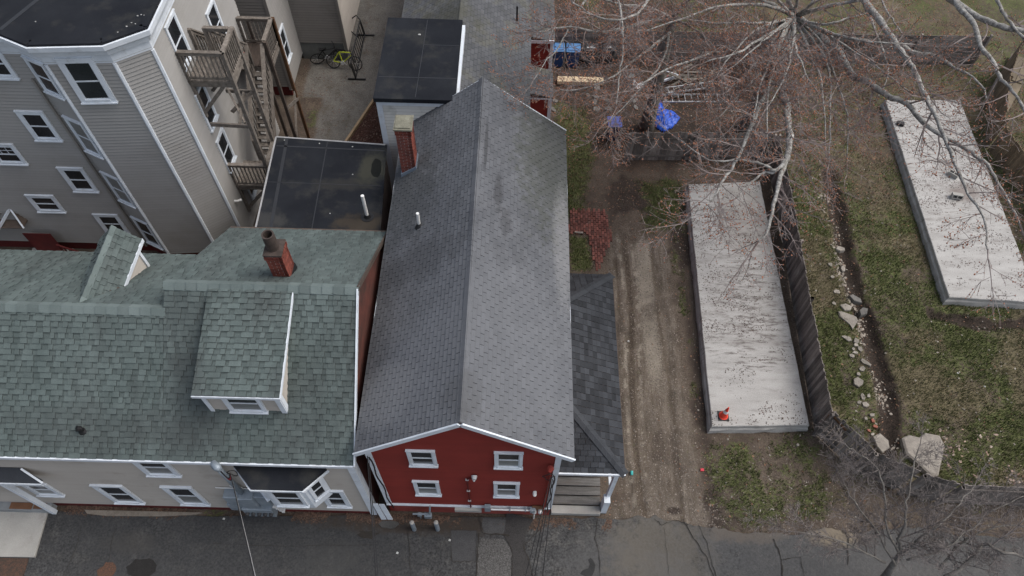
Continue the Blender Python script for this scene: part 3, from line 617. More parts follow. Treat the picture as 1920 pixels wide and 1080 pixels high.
for (x0, x1, z0, z1, st, lo, up) in [(-9.5, -8.6, 3.25, 4.47, 'dh', 'blind', 'glass'), (-11.5, -10.63, .66, 2.23, 'dh', 'glass', 'glass'), (-9.55, -8.7, .68, 2.26, 'dh', 'blind', 'glass'), (-5.2, -4.5, .86, 2.31, 'dh', 'glass', 'glass'), (-13.5, -12.73, 1.2, 2.2, 'dh', 'blind', 'glass')]:
    window(gh, (x0, 6.145, z0), (1, 0, 0), (0, -1, 0), x1-x0, z1-z0, .12, st, lo, up)
# front shed dormer
dz_ = lambda y: 6.36+(y-7.0)*.285
dm = MB()
siding(gh, (-7.33, 7.12, 0), (1, 0, 0), (0, -1, 0), [(0, 5.3), (1.84, 5.3), (1.84, 6.32), (0, 6.32)], M['siding2'], .105, .018, 'dormer_wall')
siding(gh, (-5.49, 7.12, 0), (0, 1, 0), (1, 0, 0), [(0, 5.3), (.01, 5.3), (2.45, 7.02), (2.4, 7.02), (0, 6.33)], M['siding2'], .105, .018, 'dormer_cheek')
b = MB(); b.hexa([(-7.33, 7.12, 5.2), (-7.2, 7.12, 5.2), (-7.2, 9.5, 6.9), (-7.33, 9.5, 6.9), (-7.33, 7.12, 6.33), (-7.2, 7.12, 6.33), (-7.2, 9.5, 7.0), (-7.33, 9.5, 7.0)]); b.build('dormer_cheek', M['siding2'], gh)
window(gh, (-6.87, 7.115, 5.36), (1, 0, 0), (0, -1, 0), .92, .96, .09, lower='blind')
b = MB(); b.box(-7.36, -7.26, 7.07, 7.10, 5.28, 6.3); b.box(-5.60, -5.47, 7.07, 7.10, 5.28, 6.3); b.box(-5.49, -5.455, 7.10, 7.24, 5.35, 6.32); b.build('dormer_corner_board', M['white'], gh)
dv = Vector((0, 1, .285)).normalized(); dl = (9.55-7.0)*math.hypot(1, .285)
shingles(gh, (-7.45, 7.0, 6.40), (1, 0, 0), dv, [(0, 0), (2.07, 0), (2.07, dl), (0, dl)], M['green'], .142, seed=8, n_ind=60, near=camk)
trimbar(gh, (-7.46, 6.985, 6.34), (-5.37, 6.985, 6.34), .03, .09, name='dormer_trim'); trimbar(gh, (-5.375, 7.0, 6.35), (-5.375, 9.5, 7.06), .03, .1, name='dormer_trim')
# back gable dormer
rz0 = 6.62
for sx, ex in ((1, .56), (-1, .56)):
    vv = Vector((-sx*ex, 0, .56)).normalized(); o_ = Vector((-10.76+sx*ex, 11.75, rz0-.56)) if sx == 1 else Vector((-10.76+sx*ex, 9.1, rz0-.56))
    uu = (0, -1, 0) if sx == 1 else (0, 1, 0)
    LN = math.hypot(.56, .56)
    pl = [(0, 0), (1.55, 0), (2.45, LN), (0, LN)] if sx == 1 else [(.75, 0), (2.65, 0), (2.65, LN), (0.05, LN)]
    shingles(gh, o_, uu, vv, pl, M['green'], .142, seed=10+sx, n_ind=30 if sx == 1 else 0, near=camk)
ridge_caps(gh, (-10.76, 11.75, rz0+.0), (-10.76, 9.15, rz0+.0), Vector((.7, 0, -.7)), Vector((-.7, 0, -.7)), capm, .13, .3)
siding(gh, (-10.26, 10.22, 0), (0, 1, 0), (1, 0, 0), [(0, 6.02), (1.2, 5.18), (1.2, 6.04), (0, 6.04)], M['siding2'], .105, .018, 'dormer_cheek')
b = MB(); b.hexa([(-11.2, 11.35, 4.9), (-10.27, 11.35, 4.9), (-10.27, 11.45, 4.9), (-11.2, 11.45, 4.9), (-11.2, 11.35, 6.05), (-10.27, 11.35, 6.05), (-10.27, 11.45, 6.05), (-11.2, 11.45, 6.05)]); b.build('dormer_wall', M['siding2'], gh)
trimbar(gh, (-10.185, 10.2, rz0-.6), (-10.185, 11.76, rz0-.6), .03, .12, name='dormer_trim'); trimbar(gh, (-10.235, 11.4, 5.25), (-10.235, 11.4, 6.0), .06, .09, name='dormer_trim', up=(0, 1, 0))
# bay window
bay = MB(); BP = [(-6.75, 6.13), (-6.33, 5.72), (-5.24, 5.72), (-4.83, 6.13)]
bay.prism(BP, 2.0, 3.82); bay.prism([(-6.62, 6.13), (-6.3, 5.82), (-5.28, 5.82), (-4.96, 6.13)], 1.75, 2.0)
bw = bay.build('bay', M['white'], gh)
window(bw, (-6.2, 5.715, 2.3), (1, 0, 0), (0, -1, 0), .84, 1.3, .08, depth=.05, single=True)
du = Vector((.41, .41, 0)).normalized(); dn = Vector((.41, -.41, 0)).normalized()
window(bw, Vector((-5.24, 5.72, 2.5))+du*.1+dn*.004, du, dn, .42, 1.15, .06, depth=.04, single=True)
window(bw, Vector((-6.75, 6.13, 2.5))+Vector((.41, -.41, 0)).normalized()*.08, (.41, -.41, 0), (-.41, -.41, 0), .42, 1.15, .06, depth=.04, single=True)
b = MB(); b.prism([(-7.02, 6.13), (-6.47, 5.55), (-5.12, 5.55), (-4.57, 6.13)], 3.83, 3.93); b.build('bay_cornice', M['white'], gh)
b = MB(); b.prism([(-6.98, 6.13), (-6.44, 5.575), (-5.15, 5.575), (-4.61, 6.13)], 3.932, [4.1, 3.97, 3.97, 4.1]); b.build('bay_roof', M['epdm'], gh)
# left entrance porch (mostly out of frame)
lp = thing('entrance_porch', (-14, 5.95, 0), 'small black roofed entrance porch at the left end of the beige house', 'porch')
b = MB(); b.prism([(-15.6, 6.12), (-12.75, 6.12), (-12.3, 5.95), (-12.28, 5.83), (-15.6, 5.83)], 3.05, [3.5, 3.5, 3.2, 3.12, 3.12]); b.build('roof', M['blackshingle'], lp)
b = MB(); b.box(-15.6, -12.26, 5.8, 5.83, 3.0, 3.13); b.bar((-12.25, 5.86, 3.1), (-12.7, 6.1, 3.5), .05, .14); b.build('fascia', M['white'], lp)
b = MB(); b.box(-13.55, -13.43, 5.86, 5.98, .1, 3.0); b.build('post', M['white'], lp)
b = MB(); b.box(-15.6, -13.55, 5.9, 6.14, 0, .3); b.build('floor', M['porchfloor'], lp)
b = MB(); b.box(-14.75, -14.1, 5.93, 6.12, .3, .33); b.box(-14.05, -13.7, 5.95, 6.12, .3, .325); b.build('brown_board', M['copper'], lp)
# vents and chimney with clay flue
cap = thing('roof_vent', (-10.55, 6.61, 4.97), 'small black hooded vent on the lower front slope of the green roof', 'vent')
b = MB(); b.tube([(-10.55, 6.61, 4.9), (-10.55, 6.61, 5.12), (-10.6, 6.58, 5.17)], [.065, .065, .075], 10); b.build('pipe', M['black'], cap); b = MB(); b.tube([(-10.55, 6.62, 4.96), (-10.55, 6.61, 5.02)], [.12, .07], 10); b.build('flashing', M['black'], cap)
def brick_chimney(name, cx, cy, wx, wy, z0, z1, label, bl=.2, bh=.065, rot=0., corbel=2, cat='chimney'):
    t = thing(name, (cx, cy, z0), label, cat, rz=rot)
    b = MB(); b.box(-wx/2+.012, wx/2-.012, -wy/2+.012, wy/2-.012, 0, z1-z0-.01); b.build('mortar_core', M['mortar'], t, local=True)
    meshes = {}
    def bm_(l):
        if l not in meshes:
            q = MB(); q.box(0, l-.017, 0, .09, 0, bh-.018); m_ = bpy.data.meshes.new('brick'); m_.from_pydata(q.v, [], q.f); m_.materials.append(M['brick']); meshes[l] = m_
        return meshes[l]
    k = int((z1-z0)/bh); cnt = 0
    for i in range(k):
        zz = i*bh; e = .02 if i >= k-corbel else 0.
        for side in range(4):
            L_ = (wx if side % 2 == 0 else wy)+2*e; nb = max(2, round(L_/bl)); off = (i % 2)*.5
            W2, D2 = wx/2+e, wy/2+e
            seg = []; u_ = 0; l0 = L_/nb
            if i % 2: seg = [(0, l0/2)]+[(l0/2+j*l0, l0) for j in range(nb-1)]+[(L_-l0/2, l0/2)]
            else: seg = [(j*l0, l0) for j in range(nb)]
            for (s0, l) in seg:
                if side == 0: loc, rz = (-W2+s0, -D2, zz), 0
                elif side == 1: loc, rz = (W2, -D2+s0, zz), 90
                elif side == 2: loc, rz = (W2-s0, D2, zz), 180
                else: loc, rz = (-W2, D2-s0, zz), 270
                o = bpy.data.objects.new('brick', bm_(round(l, 3))); COL.objects.link(o); o.parent = t; o.location = loc; o.rotation_euler = (0, 0, math.radians(rz))
    return t
ch1 = brick_chimney('brick_chimney', -5.84, 10.36, .42, .48, 6.45, 7.72, 'short red brick chimney with a dark clay flue on the green roof')
b = MB(); b.prism([(-.23, -.26), (.23, -.26), (.23, .26), (-.23, .26)], 1.27, 1.31); b.build('crown', M['clay'], ch1, local=True)
b = MB(); n_ = 18
ring = lambda r_, z_: [(r_*math.cos(2*math.pi*i/n_)-.02, r_*math.sin(2*math.pi*i/n_), z_) for i in range(n_)]
vs = ring(.155, 1.3)+ring(.15, 1.83)+ring(.115, 1.83)+ring(.11, 1.35)
b.add(vs, [(k*n_+i, k*n_+(i+1) % n_, (k+1)*n_+(i+1) % n_, (k+1)*n_+i) for k in range(3) for i in range(n_)]); b.build('flue', M['clay'], ch1, local=True, smooth=False)
b = MB(); b.box(-.235, .235, -.265, .265, .0, .3); b.build('flashing', M['black'], ch1, local=True)
# ================================================================== RED HOUSE
rh = thing('red_house', (-1.05, 6.25, 0), 'two storey red clapboard house with long grey gable roof in the centre', 'house')
RXL, RXR, RXC, RZE, RZR = -3.69, 1.60, -1.05, 5.28, 7.30
warp = lambda x, y: -.10*math.exp(-((y-14.6)/1.3)**2)*(1-abs(x-RXC)/5)-.05*math.exp(-((y-10.2)/.9)**2)
wrp = lambda x, y: warp(x, y)
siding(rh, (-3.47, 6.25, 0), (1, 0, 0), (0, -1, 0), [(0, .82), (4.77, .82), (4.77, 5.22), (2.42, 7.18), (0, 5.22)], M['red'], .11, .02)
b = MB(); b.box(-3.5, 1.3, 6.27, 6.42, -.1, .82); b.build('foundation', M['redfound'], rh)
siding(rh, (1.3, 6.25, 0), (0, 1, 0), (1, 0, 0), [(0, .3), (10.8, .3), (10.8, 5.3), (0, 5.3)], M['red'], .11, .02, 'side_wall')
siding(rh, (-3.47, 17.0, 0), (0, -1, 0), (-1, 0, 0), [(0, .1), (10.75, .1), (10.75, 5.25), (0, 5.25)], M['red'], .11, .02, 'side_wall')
for s_, xe in ((-1, RXL), (1, RXR)):
    run = abs(xe-RXC); vv = Vector((-s_*run, 0, RZR-RZE)).normalized(); LN = math.hypot(run, RZR-RZE)
    if s_ == 1: o_, uu, pl = Vector((xe, 6.12, RZE)), (0, 1, 0), [(0, 0), (11.03, 0), (11.1, LN), (0, LN)]
    else: o_, uu, pl = Vector((xe, 17.2, RZE)), (0, -1, 0), [(0, 0), (11.08, 0), (11.08, LN), (0, LN)]
    shingles(rh, o_, uu, vv, pl, M['greyshingle'], .128, 'tab', .30, .024, n_ind=150, seed=20+s_, warp=wrp, near=camk)
ridge_caps(rh, (RXC, 6.14, RZR), (RXC-.02, 17.2, RZR), Vector((-1, 0, -.76)), Vector((1, 0, -.76)), M['greyshingle'], .14, .16, warp=wrp, th=.15)
for s_, xe in ((-1, RXL), (1, RXR)):
    trimbar(rh, (RXC+s_*.015, 6.10, RZR-.07), (xe, 6.10, RZE-.07), .04, .14, name='rake_board', up=(0, 0, 1)); trimbar(rh, (xe, 6.1, RZE-.06), (xe-.0, 17.15, RZE-.06), .03, .07, name='eave_trim')
    trimbar(rh, (RXC, 17.2, RZR-.07), (xe, 17.2, RZE-.07), .04, .12, name='rake_board')
b = MB(); b.box(-3.5, -3.34, 6.215, 6.245, .8, 5.2); b.build('corner_board', M['white'], rh); b = MB(); b.box(1.18, 1.33, 6.215, 6.245, .8, 5.2); b.build('corner_board', M['white'], rh)
for (x0, x1, z0, z1, lo) in [(-2.46, -1.76, 4.29, 5.3, 'glass'), (-.32, .38, 4.3, 5.33, 'blind'), (-2.53, -1.83, 1.9, 3.02, 'blind'), (-.35, .35, 1.93, 3.07, 'blind')]:
    window(rh, (x0, 6.245, z0), (1, 0, 0), (0, -1, 0), x1-x0, z1-z0, .075, lower=lo)
b = MB(); b.box(-1.25, -.8, 6.2, 6.25, 6.78, 7.0); b.build('gable_vent', M['red'], rh)
trimbar(rh, (-3.5, 6.215, .85), (1.3, 6.215, .85), .06, .07, name='water_table')
b = MB(); b.box(-1.5, -.72, 6.1, 6.25, .62, .8); b.build('bulkhead_sill', M['concrete'], rh)
# conduit, lamp and boxes fixed to the wall
ld = thing('wall_conduit', (-1.0, 6.2, .85), 'dark red conduit with a small lamp rising up the red gable wall', 'conduit')
b = MB(); b.tube([(-1.03, 6.19, .85), (-1.05, 6.19, 3.35), (-.97, 6.19, 3.42), (-.85, 6.17, 3.5)], .022, 8); b.build('pipe', M['darkred'], ld)
b = MB(); b.tube([(-.85, 6.2, 3.62), (-.85, 6.1, 3.6)], [.08, .06], 10); b.tube([(-.85, 6.1, 3.6), (-.85, 6.05, 3.58)], [.05, .02], 8); b.build('lamp', M['alu'], ld)
for zz in (1.5, 2.4, 3.33): b = MB(); b.box(-1.09, -1.0, 6.15, 6.2, zz, zz+.03); b.build('bracket', M['alu'], ld)
pv = thing('white_conduit', (.3, 6.15, .85), 'white horizontal conduit with junction boxes along the red foundation', 'conduit')
b = MB(); b.tube([(-.44, 6.12, .93), (.85, 6.12, .93)], .028, 8); b.build('pipe', M['pvc'], pv)
b = MB(); b.box(-.62, -.45, 6.08, 6.2, .8, 1.15); b.build('grey_box', M['steel'], pv); b = MB(); b.box(.7, .85, 6.06, 6.2, .85, 1.05); b.build('meter_box', M['steel'], pv)
for xx in (.1, .55): b = MB(); b.box(xx, xx+.03, 6.08, 6.2, .88, .98); b.build('strap', M['steel'], pv)
mt = thing('electric_meter_pair', (.9, 6.1, .8), 'pair of round glass electric meters by the white conduit at the right corner', 'meter')
for xx in (.82, 1.0): b = MB(); b.tube([(xx, 6.2, .85), (xx, 6.08, .84), (xx, 6.05, .84)], [.07, .07, .05], 12); b.build('meter', M['alu'], mt)
b = MB(); b.box(.75, 1.1, 6.16, 6.21, .75, 1.1); b.build('backplate', M['copper'], mt); b = MB(); b.tube([(.84, 6.12, .1), (.84, 6.12, .75)], .02, 6); b.build('pipe', M['pvc'], mt)
ms = thing('red_service_mast', (1.12, 6.15, 1), 'dark red service pipe with weatherhead at the right corner of the red wall', 'service mast')
b = MB(); b.tube([(1.09, 6.17, 1.0), (1.1, 6.17, 4.45)], .032, 8); b.build('pipe', M['red'], ms); b = MB(); b.tube([(1.1, 6.17, 4.4), (1.08, 6.1, 4.6), (1.05, 6.05, 4.55)], [.05, .09, .06], 10); b.build('weatherhead', M['red'], ms)
b = MB(); b.tube([(1.05+.16*math.cos(a)*(.7+.3*math.sin(3*a)), 6.1+.02*math.sin(2*a), 3.95+.22*math.sin(a)) for a in np.linspace(0, 12, 40)], .010, 5); b.build('cable_loop', M['wirem'], ms)
wl = thing('wall_lamp', (.75, 6.2, 2.3), 'small round lamp on the red wall right of the lower window', 'lamp'); b = MB(); b.tube([(.78, 6.24, 2.35), (.78, 6.14, 2.32), (.78, 6.1, 2.31)], [.05, .055, .03], 10); b.build('lens', M['pvc'], wl)
# plumbing vent and brick chimney on the grey roof
zl = lambda x: RZR-(abs(x-RXC))*(RZR-RZE)/2.64
v2 = thing('vent_pipe', (-2.64, 12.47, zl(-2.64)), 'short white vent pipe with black boot on the left slope of the grey roof', 'pipe')
b = MB(); b.tube([(-2.64, 12.47, zl(-2.64)-.05), (-2.64, 12.47, 6.62)], .045, 12); b.build('pipe', M['pvc'], v2); b = MB(); b.tube([(-2.62, 12.45, zl(-2.64)-.04), (-2.64, 12.47, zl(-2.64)+.09)], [.15, .055], 12); b.build('boot', M['black'], v2)
ch2 = brick_chimney('brick_chimney', -3.22, 15.13, .44, .52, 5.35, 7.38, 'tall red brick chimney with flat lichen covered cap on the grey roof', corbel=3)
b = MB(); b.prism([(-.27, -.30), (.27, -.30), (.26, .32), (-.26, .31)], 2.0, 2.05); b.prism([(-.22, -.24), (.22, -.24), (.21, .25), (-.22, .25)], 2.05, 2.08); b.build('cap', M['lichen'], ch2, local=True)
b = MB(); b.hexa([(-.25, -.29, -.05), (.25, -.29, .3), (.25, .29, .3), (-.25, .29, -.05), (-.25, -.29, .2), (.25, -.29, .55), (.25, .29, .55), (-.25, .29, .2)]); b.build('flashing', pm('lead_flashing', (.25, .3, .36), None, 3, .5, metal=.2), ch2, local=True)
# ================================================================== FLAT ROOF WING, TOWER, REAR HOUSE
fw = thing('flat_roof_building', (-6, 15, 0), 'low flat black rubber roofed building between the tall house and the grey roof', 'building')
FP = [(-7.99, 17.2), (-4.3, 16.97), (-4.05, 13.24), (-7.83, 13.25)]
b = MB(); b.prism([(-7.9, 17.1), (-7.75, 13.3), (-4.15, 13.3), (-4.38, 16.9)], 0, 4.5); b.build('wall', M['siding_dk'], fw)
b = MB(); b.prism(list(reversed(FP)), 4.5, 4.6); b.build('roof', M['epdm'], fw)
for a_, c_ in zip(FP, FP[1:]+FP[:1]): trimbar(fw, (*a_, 4.585), (*c_, 4.585), .05, .07, M['epdm'] if a_ in (FP[1], FP[2]) else pm('drip_edge', (.3, .3, .3), None, 3, .5), name='roof_edge')
smp = lambda u_, v_: tuple(np.array(FP[3])*(1-u_)*(1-v_)+np.array(FP[2])*u_*(1-v_)+np.array(FP[1])*u_*v_+np.array(FP[0])*(1-u_)*v_)
seamm = pm('roof_seam', (.024, .026, .030), None, 3, .6, fine=.1)
for (a_, c_, wd) in [((.12, 0), (.1, 1), .1), ((.45, .0), (.47, 1), .03), ((0, .5), (1, .52), .02), ((.02, .9), (1, .93), .05)]:
    b = MB(); p, q = smp(*a_), smp(*c_); b.bar((*p, 4.6), (*q, 4.6), wd, .008); b.build('seam', seamm, fw)
b = MB(); b.prism(blob(*smp(.93, .72), .17, .42, 18, .12, 4), 4.598, 4.606); b.build('puddle', pm('roof_puddle', (.008, .009, .008), None, 3, .6, spec=.1), fw)
for i in range(5): b = MB(); p = smp(*[(.08, .97), (.4, .96), (.7, .95), (.73, .63), (.58, .2), (.52, .3), (.66, .5), (.3, .6), (.45, .52)][i]); b.prism(blob(*p, .022, .018, 8, .3, i), 4.6, 4.612); b.build('debris', M['paper'], fw)
v3 = thing('vent_pipe', (-4.51, 13.91, 4.6), 'tall white vent pipe standing on the flat black roof', 'pipe')
b = MB(); b.tube([(-4.51, 13.91, 4.58), (-4.51, 13.91, 5.6)], .052, 14); b.build('pipe', M['pvc'], v3); b = MB(); b.tube([(-4.51, 13.91, 4.6), (-4.51, 13.91, 4.615)], .2, 16); b.tube([(-4.51, 13.91, 4.61), (-4.51, 13.91, 4.72)], [.11, .06], 14); b.build('boot', M['black'], v3)
tw = thing('white_tower_wing', (-3.1, 19, 0), 'pale clapboard upper wing with a flat black rubber roof behind the grey roof', 'building')
b = MB(); b.box(-4.33, -1.95, 17.15, 20.85, 0, 6.4); b.build('core', M['siding3'], tw)
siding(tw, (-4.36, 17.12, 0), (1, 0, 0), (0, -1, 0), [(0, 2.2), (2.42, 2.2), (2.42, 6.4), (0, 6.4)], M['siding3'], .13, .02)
b = MB(); b.box(-4.4, -4.22, 17.07, 17.1, 2.2, 6.4); b.box(-4.4, -4.362, 17.1, 17.25, 2.2, 6.4); b.build('corner_board', M['white'], tw)
b = MB(); b.box(-4.22, -1.95, 17.06, 17.1, 6.25, 6.42); b.build('frieze', M['white'], tw); b = MB(); b.box(-1.94, -1.82, 17.0, 20.75, 6.3, 6.52); b.build('side_fascia', M['white'], tw)
b = MB(); b.prism([(-4.45, 17.0), (-1.9, 17.0), (-1.92, 20.95), (-4.45, 20.97)], 6.43, 6.58); b.build('roof', M['epdm'], tw)
for (p, q, wd) in [((-4.4, 18.0, 6.58), (-1.95, 18.0, 6.58), .03), ((-3.15, 17.1, 6.58), (-3.1, 20.9, 6.58), .02), ((-3.1, 19.6, 6.58), (-1.95, 19.6, 6.58), .02)]: b = MB(); b.bar(p, q, wd, .008); b.build('seam', seamm, tw)
b = MB(); b.prism(blob(-3.3, 20.1, .05, .03, 8, .2, 3), 6.58, 6.6); b.build('debris', M['paper'], tw)
rr = thing('rear_house', (-1.9, 24, 0), 'rear house with aged mossy grey gable roof behind the grey roof', 'house')
b = MB(); b.box(-4.1, .3, 17.2, 33, 0, 4.7); b.build('wall', M['red'], rr)
for s_, xe, ze in ((1, .45, 4.75), (-1, -4.45, 4.75)):
    run = abs(xe+2.08); vv = Vector((-s_*run, 0, 1.55)).normalized(); LN = math.hypot(run, 1.55)
    o_, uu = (Vector((xe, 17.15, ze)), (0, 1, 0)) if s_ == 1 else (Vector((xe, 33., ze)), (0, -1, 0))
    shingles(rr, o_, uu, vv, [(0, 0), (15.85, 0), (15.85, LN), (0, LN)] if s_ == 1 else [(0, 0), (12., 0), (12., LN), (0, LN)], M['agedshingle'], .135, 'tab', .3, .018, seed=30+s_)
ridge_caps(rr, (-2.08, 20.95, 6.3), (-2.08, 33, 6.3), Vector((-1, 0, -.83)), Vector((1, 0, -.83)), M['agedshingle'], .14, .2, th=.2)
vb = thing('black_vent_pipe', (-.05, 24.2, 5.4), 'slim black vent pipe on the right slope of the rear roof', 'pipe'); p0 = at(969, 45, 4.95)
b = MB(); b.tube([p0, p0+Vector((0, 0, .75))], .035, 8); b.build('pipe', M['black'], vb); b = MB(); b.tube([p0-Vector((0, 0, .03)), p0+Vector((0, 0, .05))], [.12, .05], 8); b.build('boot', M['pvc'], vb)
for i, (x1, yb, ya, zt, rf) in enumerate([(1.42, 25.05, 28.6, 2.6, True), (1.33, 21.85, 23.5, 2.45, False)]):
    t = thing('red_lean_to', ((x1+.35)/2, yb, 0), ['red lean-to with white corner trim next to the blue bins', 'lower red lean-to with thin white trim nearest the grey gable roof'][i], 'shed')
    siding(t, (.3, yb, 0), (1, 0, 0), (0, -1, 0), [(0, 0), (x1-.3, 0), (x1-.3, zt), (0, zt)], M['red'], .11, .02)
    b = MB(); b.box(.3, x1, yb+.13, ya, 0, zt-.05); b.build('core', M['red'], t)
    b = MB(); b.box(x1-.1, x1+.02, yb-.04, yb-.01, 0, zt); b.box(x1+.001, x1+.035, yb-.01, yb+.1, 0, zt); b.build('corner_board', M['white'], t)
    b = MB(); b.box(.3, x1+.05, yb-.09, yb-.05, zt-.02, zt+(.13 if i == 0 else .03)); b.build('fascia', M['white'], t)
    vv = Vector((-1, 0, .25)).normalized()
    shingles(t, (x1+.08, yb-.08, zt+.03), (0, 1, 0), vv, [(0, 0), (ya-yb, 0), (ya-yb, x1-.25), (0, x1-.25)], M['agedshingle'], .16, 'tab', .3, .03, seed=40+i)
# ================================================================== SIDE PORCH WITH BLACK HIP ROOF
po = thing('side_porch', (2.2, 9, 0), 'side porch with black hip shingle roof along the red house', 'porch')
ex, y0_, y1_, ze, zt = 3.13, 6.45, 12.85, 3.35, 4.35
xw = 1.36; run = ex-xw
vv = Vector((-run, 0, 1.0)).normalized(); LN = math.hypot(run, 1)
shingles(po, (ex, y0_, ze), (0, 1, 0), vv, [(0, 0), (y1_-y0_, 0), (y1_-y0_-run, LN), (run, LN)], M['blackshingle'], .15, 'tab', .2, .02, n_ind=200, seed=50, near=camk)
shingles(po, (xw, y0_, ze), (1, 0, 0), Vector((0, run, 1)).normalized(), [(0, 0), (run, 0), (0, LN)], M['blackshingle'], .15, 'tab', .2, .02, n_ind=60, seed=51, near=camk)
shingles(po, (ex, y1_, ze), (-1, 0, 0), Vector((0, -run, 1)).normalized(), [(0, 0), (run, 0), (run, LN)], M['blackshingle'], .15, 'tab', .2, .02, n_ind=40, seed=52, near=camk)
hipm = pm('hip_shingle', (.042, .045, .050), (.033, .036, .041), 2, rough=.9, spec=.25, pv=.15, fine=.2, fscale=90)
for (yy, s_) in ((y0_, 1), (y1_, -1)):
    ridge_caps(po, (ex-.02, yy+s_*.02, ze+.01), (xw, yy+s_*run, zt+.01), Vector((-.3, -s_*1, -.42)), Vector((1, s_*.3, -.42)), hipm, .15, .17, th=.3)
b = MB(); b.box(xw, ex+.02, y0_-.05, y0_-.01, ze-.1, ze); b.build('gutter', M['white'], po); b = MB(); b.box(ex+.0, ex+.03, y0_-.05, y1_, ze-.09, ze-.02); b.build('gutter', M['deckdk'], po)
for i, (yy) in enumerate((6.6, 9.7, 12.7)): b = MB(); b.box(2.93, 3.05, yy-.06, yy+.06, .5, ze-.06); b.build('post', M['white'], po)
b = MB(); b.box(1.36, 2.98, 7.6, 12.8, .5, .62); b.build('floor', M['tread'], po)
for i in range(9): b = MB(); b.box(2.97, 3.01, 7.75+i*.6, 7.8+i*.6, .6, 1.5); b.build('baluster', M['white'], po)
b = MB(); b.box(2.95, 3.03, 6.6, 12.7, 1.5, 1.57); b.build('rail', M['white'], po)
b = MB(); b.box(2.86, 3.04, 6.36, 6.62, .0, 1.05); b.build('newel', M['white'], po)
b = MB(); b.box(1.36, 2.84, 6.27, 6.52, 0, .2); b.build('bottom_step', M['concrete'], po, bevel=.01)
for i in range(5): b = MB(); b.box(1.38, 2.84, 6.53+i*.26, 6.53+(i+1)*.26-.012, .25+i*.09, .29+i*.09); b.build('tread', M['tread'], po); b = MB(); b.box(1.38, 2.84, 6.55+i*.26, 6.58+i*.26, .15+i*.09, .25+i*.09); b.build('riser', pm('pale_riser', (.17, .168, .16), None, 4, .8), po)
# ================================================================== TALL HOUSE
tb = thing('tall_apartment_house', (-12, 17, 0), 'tall taupe clapboard apartment house with flat black roof and projecting bay', 'apartment house')
ZT = 9.3
BC = [(-13.45, 15.68), (-12.62, 15.29), (-10.84, 15.43), (-10.0, 16.03), (-10.0, 22.05), (-22, 22.05), (-22, 15.68)]
b = MB(); b.prism([(x*.999-.0, y+.14) if i < 4 else (x, y) for i, (x, y) in enumerate([(-13.45, 15.68), (-12.6, 15.33), (-10.88, 15.46), (-10.15, 16.0), (-10.13, 21.9), (-22, 21.9), (-22, 15.72)])], 0, ZT); b.build('core', M['siding'], tb)
def wallseg(p, q, z0, z1, mat, course=.125, lip=.024, parent=tb, name='wall'):
    p, q = Vector((*p, 0)), Vector((*q, 0)); u_ = (q-p); L_ = u_.length; u_.normalize(); n_ = Vector((u_.y, -u_.x, 0))
    return siding(parent, p, u_, n_, [(0, z0), (L_, z0), (L_, z1), (0, z1)], mat, course, lip, name, .1)
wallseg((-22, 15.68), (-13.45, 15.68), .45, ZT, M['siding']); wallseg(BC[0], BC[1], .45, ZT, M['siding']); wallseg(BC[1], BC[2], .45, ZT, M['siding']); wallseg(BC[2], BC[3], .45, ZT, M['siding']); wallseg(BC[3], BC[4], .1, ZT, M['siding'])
b = MB(); b.prism([(-22, 15.73), (-13.45, 15.73), (-12.6, 15.34), (-10.88, 15.48), (-10.1, 16.06), (-10.1, 16.4), (-22, 16.4)], -.1, .45); b.build('foundation', M['darkred'], tb)
for i, (x, y) in enumerate(BC[1:4]):
    b = MB(); b.tube([(x, y-.0, .45), (x, y-.0, ZT-.3)], .06, 6); b.build('corner_board', M['white'], tb)
b = MB(); b.bar((-13.55, 15.62, .4), (-13.55, 15.62, 8.2), .06, .06); b.build('downspout', M['siding_dk'], tb)
def offs(poly, d):   # polyline offset outward (right-hand side)
    out = []
    for i, p in enumerate(poly):
        a = poly[max(i-1, 0)]; c = poly[min(i+1, len(poly)-1)]
        n0 = Vector((p[1]-a[1], -(p[0]-a[0]))) if i > 0 else None; n1 = Vector((c[1]-p[1], -(c[0]-p[0]))) if i < len(poly)-1 else None
        n0 = n0.normalized() if n0 else n1.normalized(); n1 = n1.normalized() if n1 else n0
        m_ = (n0+n1).normalized(); k_ = d/max(.3, m_.dot(n0)); out.append((p[0]+m_.x*k_, p[1]+m_.y*k_))
    return out
EP = [(-22, 15.68), (-13.45, 15.68), (-12.62, 15.29), (-10.84, 15.43), (-10.0, 16.03), (-10.0, 22.05)]
def band(e0, z0, e1, z1, mat, name, parent, close=0.):
    a_, c_ = offs(EP, e0), offs(EP, e1); b = MB()
    for i in range(len(EP)-1): b.quad((*a_[i], z0), (*a_[i+1], z0), (*c_[i+1], z1), (*c_[i], z1))
    return b
b = band(.02, ZT-.28, .03, ZT, None, '', tb)
for args in ((.03, ZT, .12, ZT+.05), (.12, ZT+.05, .16, ZT+.2), (.16, ZT+.2, .24, ZT+.27), (.24, ZT+.27, .25, ZT+.42), (.25, ZT+.42, .12, ZT+.43), (.02, ZT-.28, -.05, ZT-.28)):
    q = band(*args, None, '', tb); b.add(q.v, q.f)
b.build('cornice', M['white'], tb)
ro = offs(EP, .2); b = MB(); b.prism(ro+[(-22, 22.2)], ZT+.38, ZT+.45); b.build('roof', M['epdm'], tb)
b = MB(); ri = offs(EP, .08)
for i in range(1, len(EP)-1): b.bar((*ri[i], ZT+.46), (*ri[i+1], ZT+.46), .2, .03)
b.build('roof_edge', M['epdm'], tb)
b = MB(); b.bar((-13.6, 15.7, ZT+.452), (-12.9, 17.6, ZT+.452), .12, .01); b.build('seam', seamm, tb)
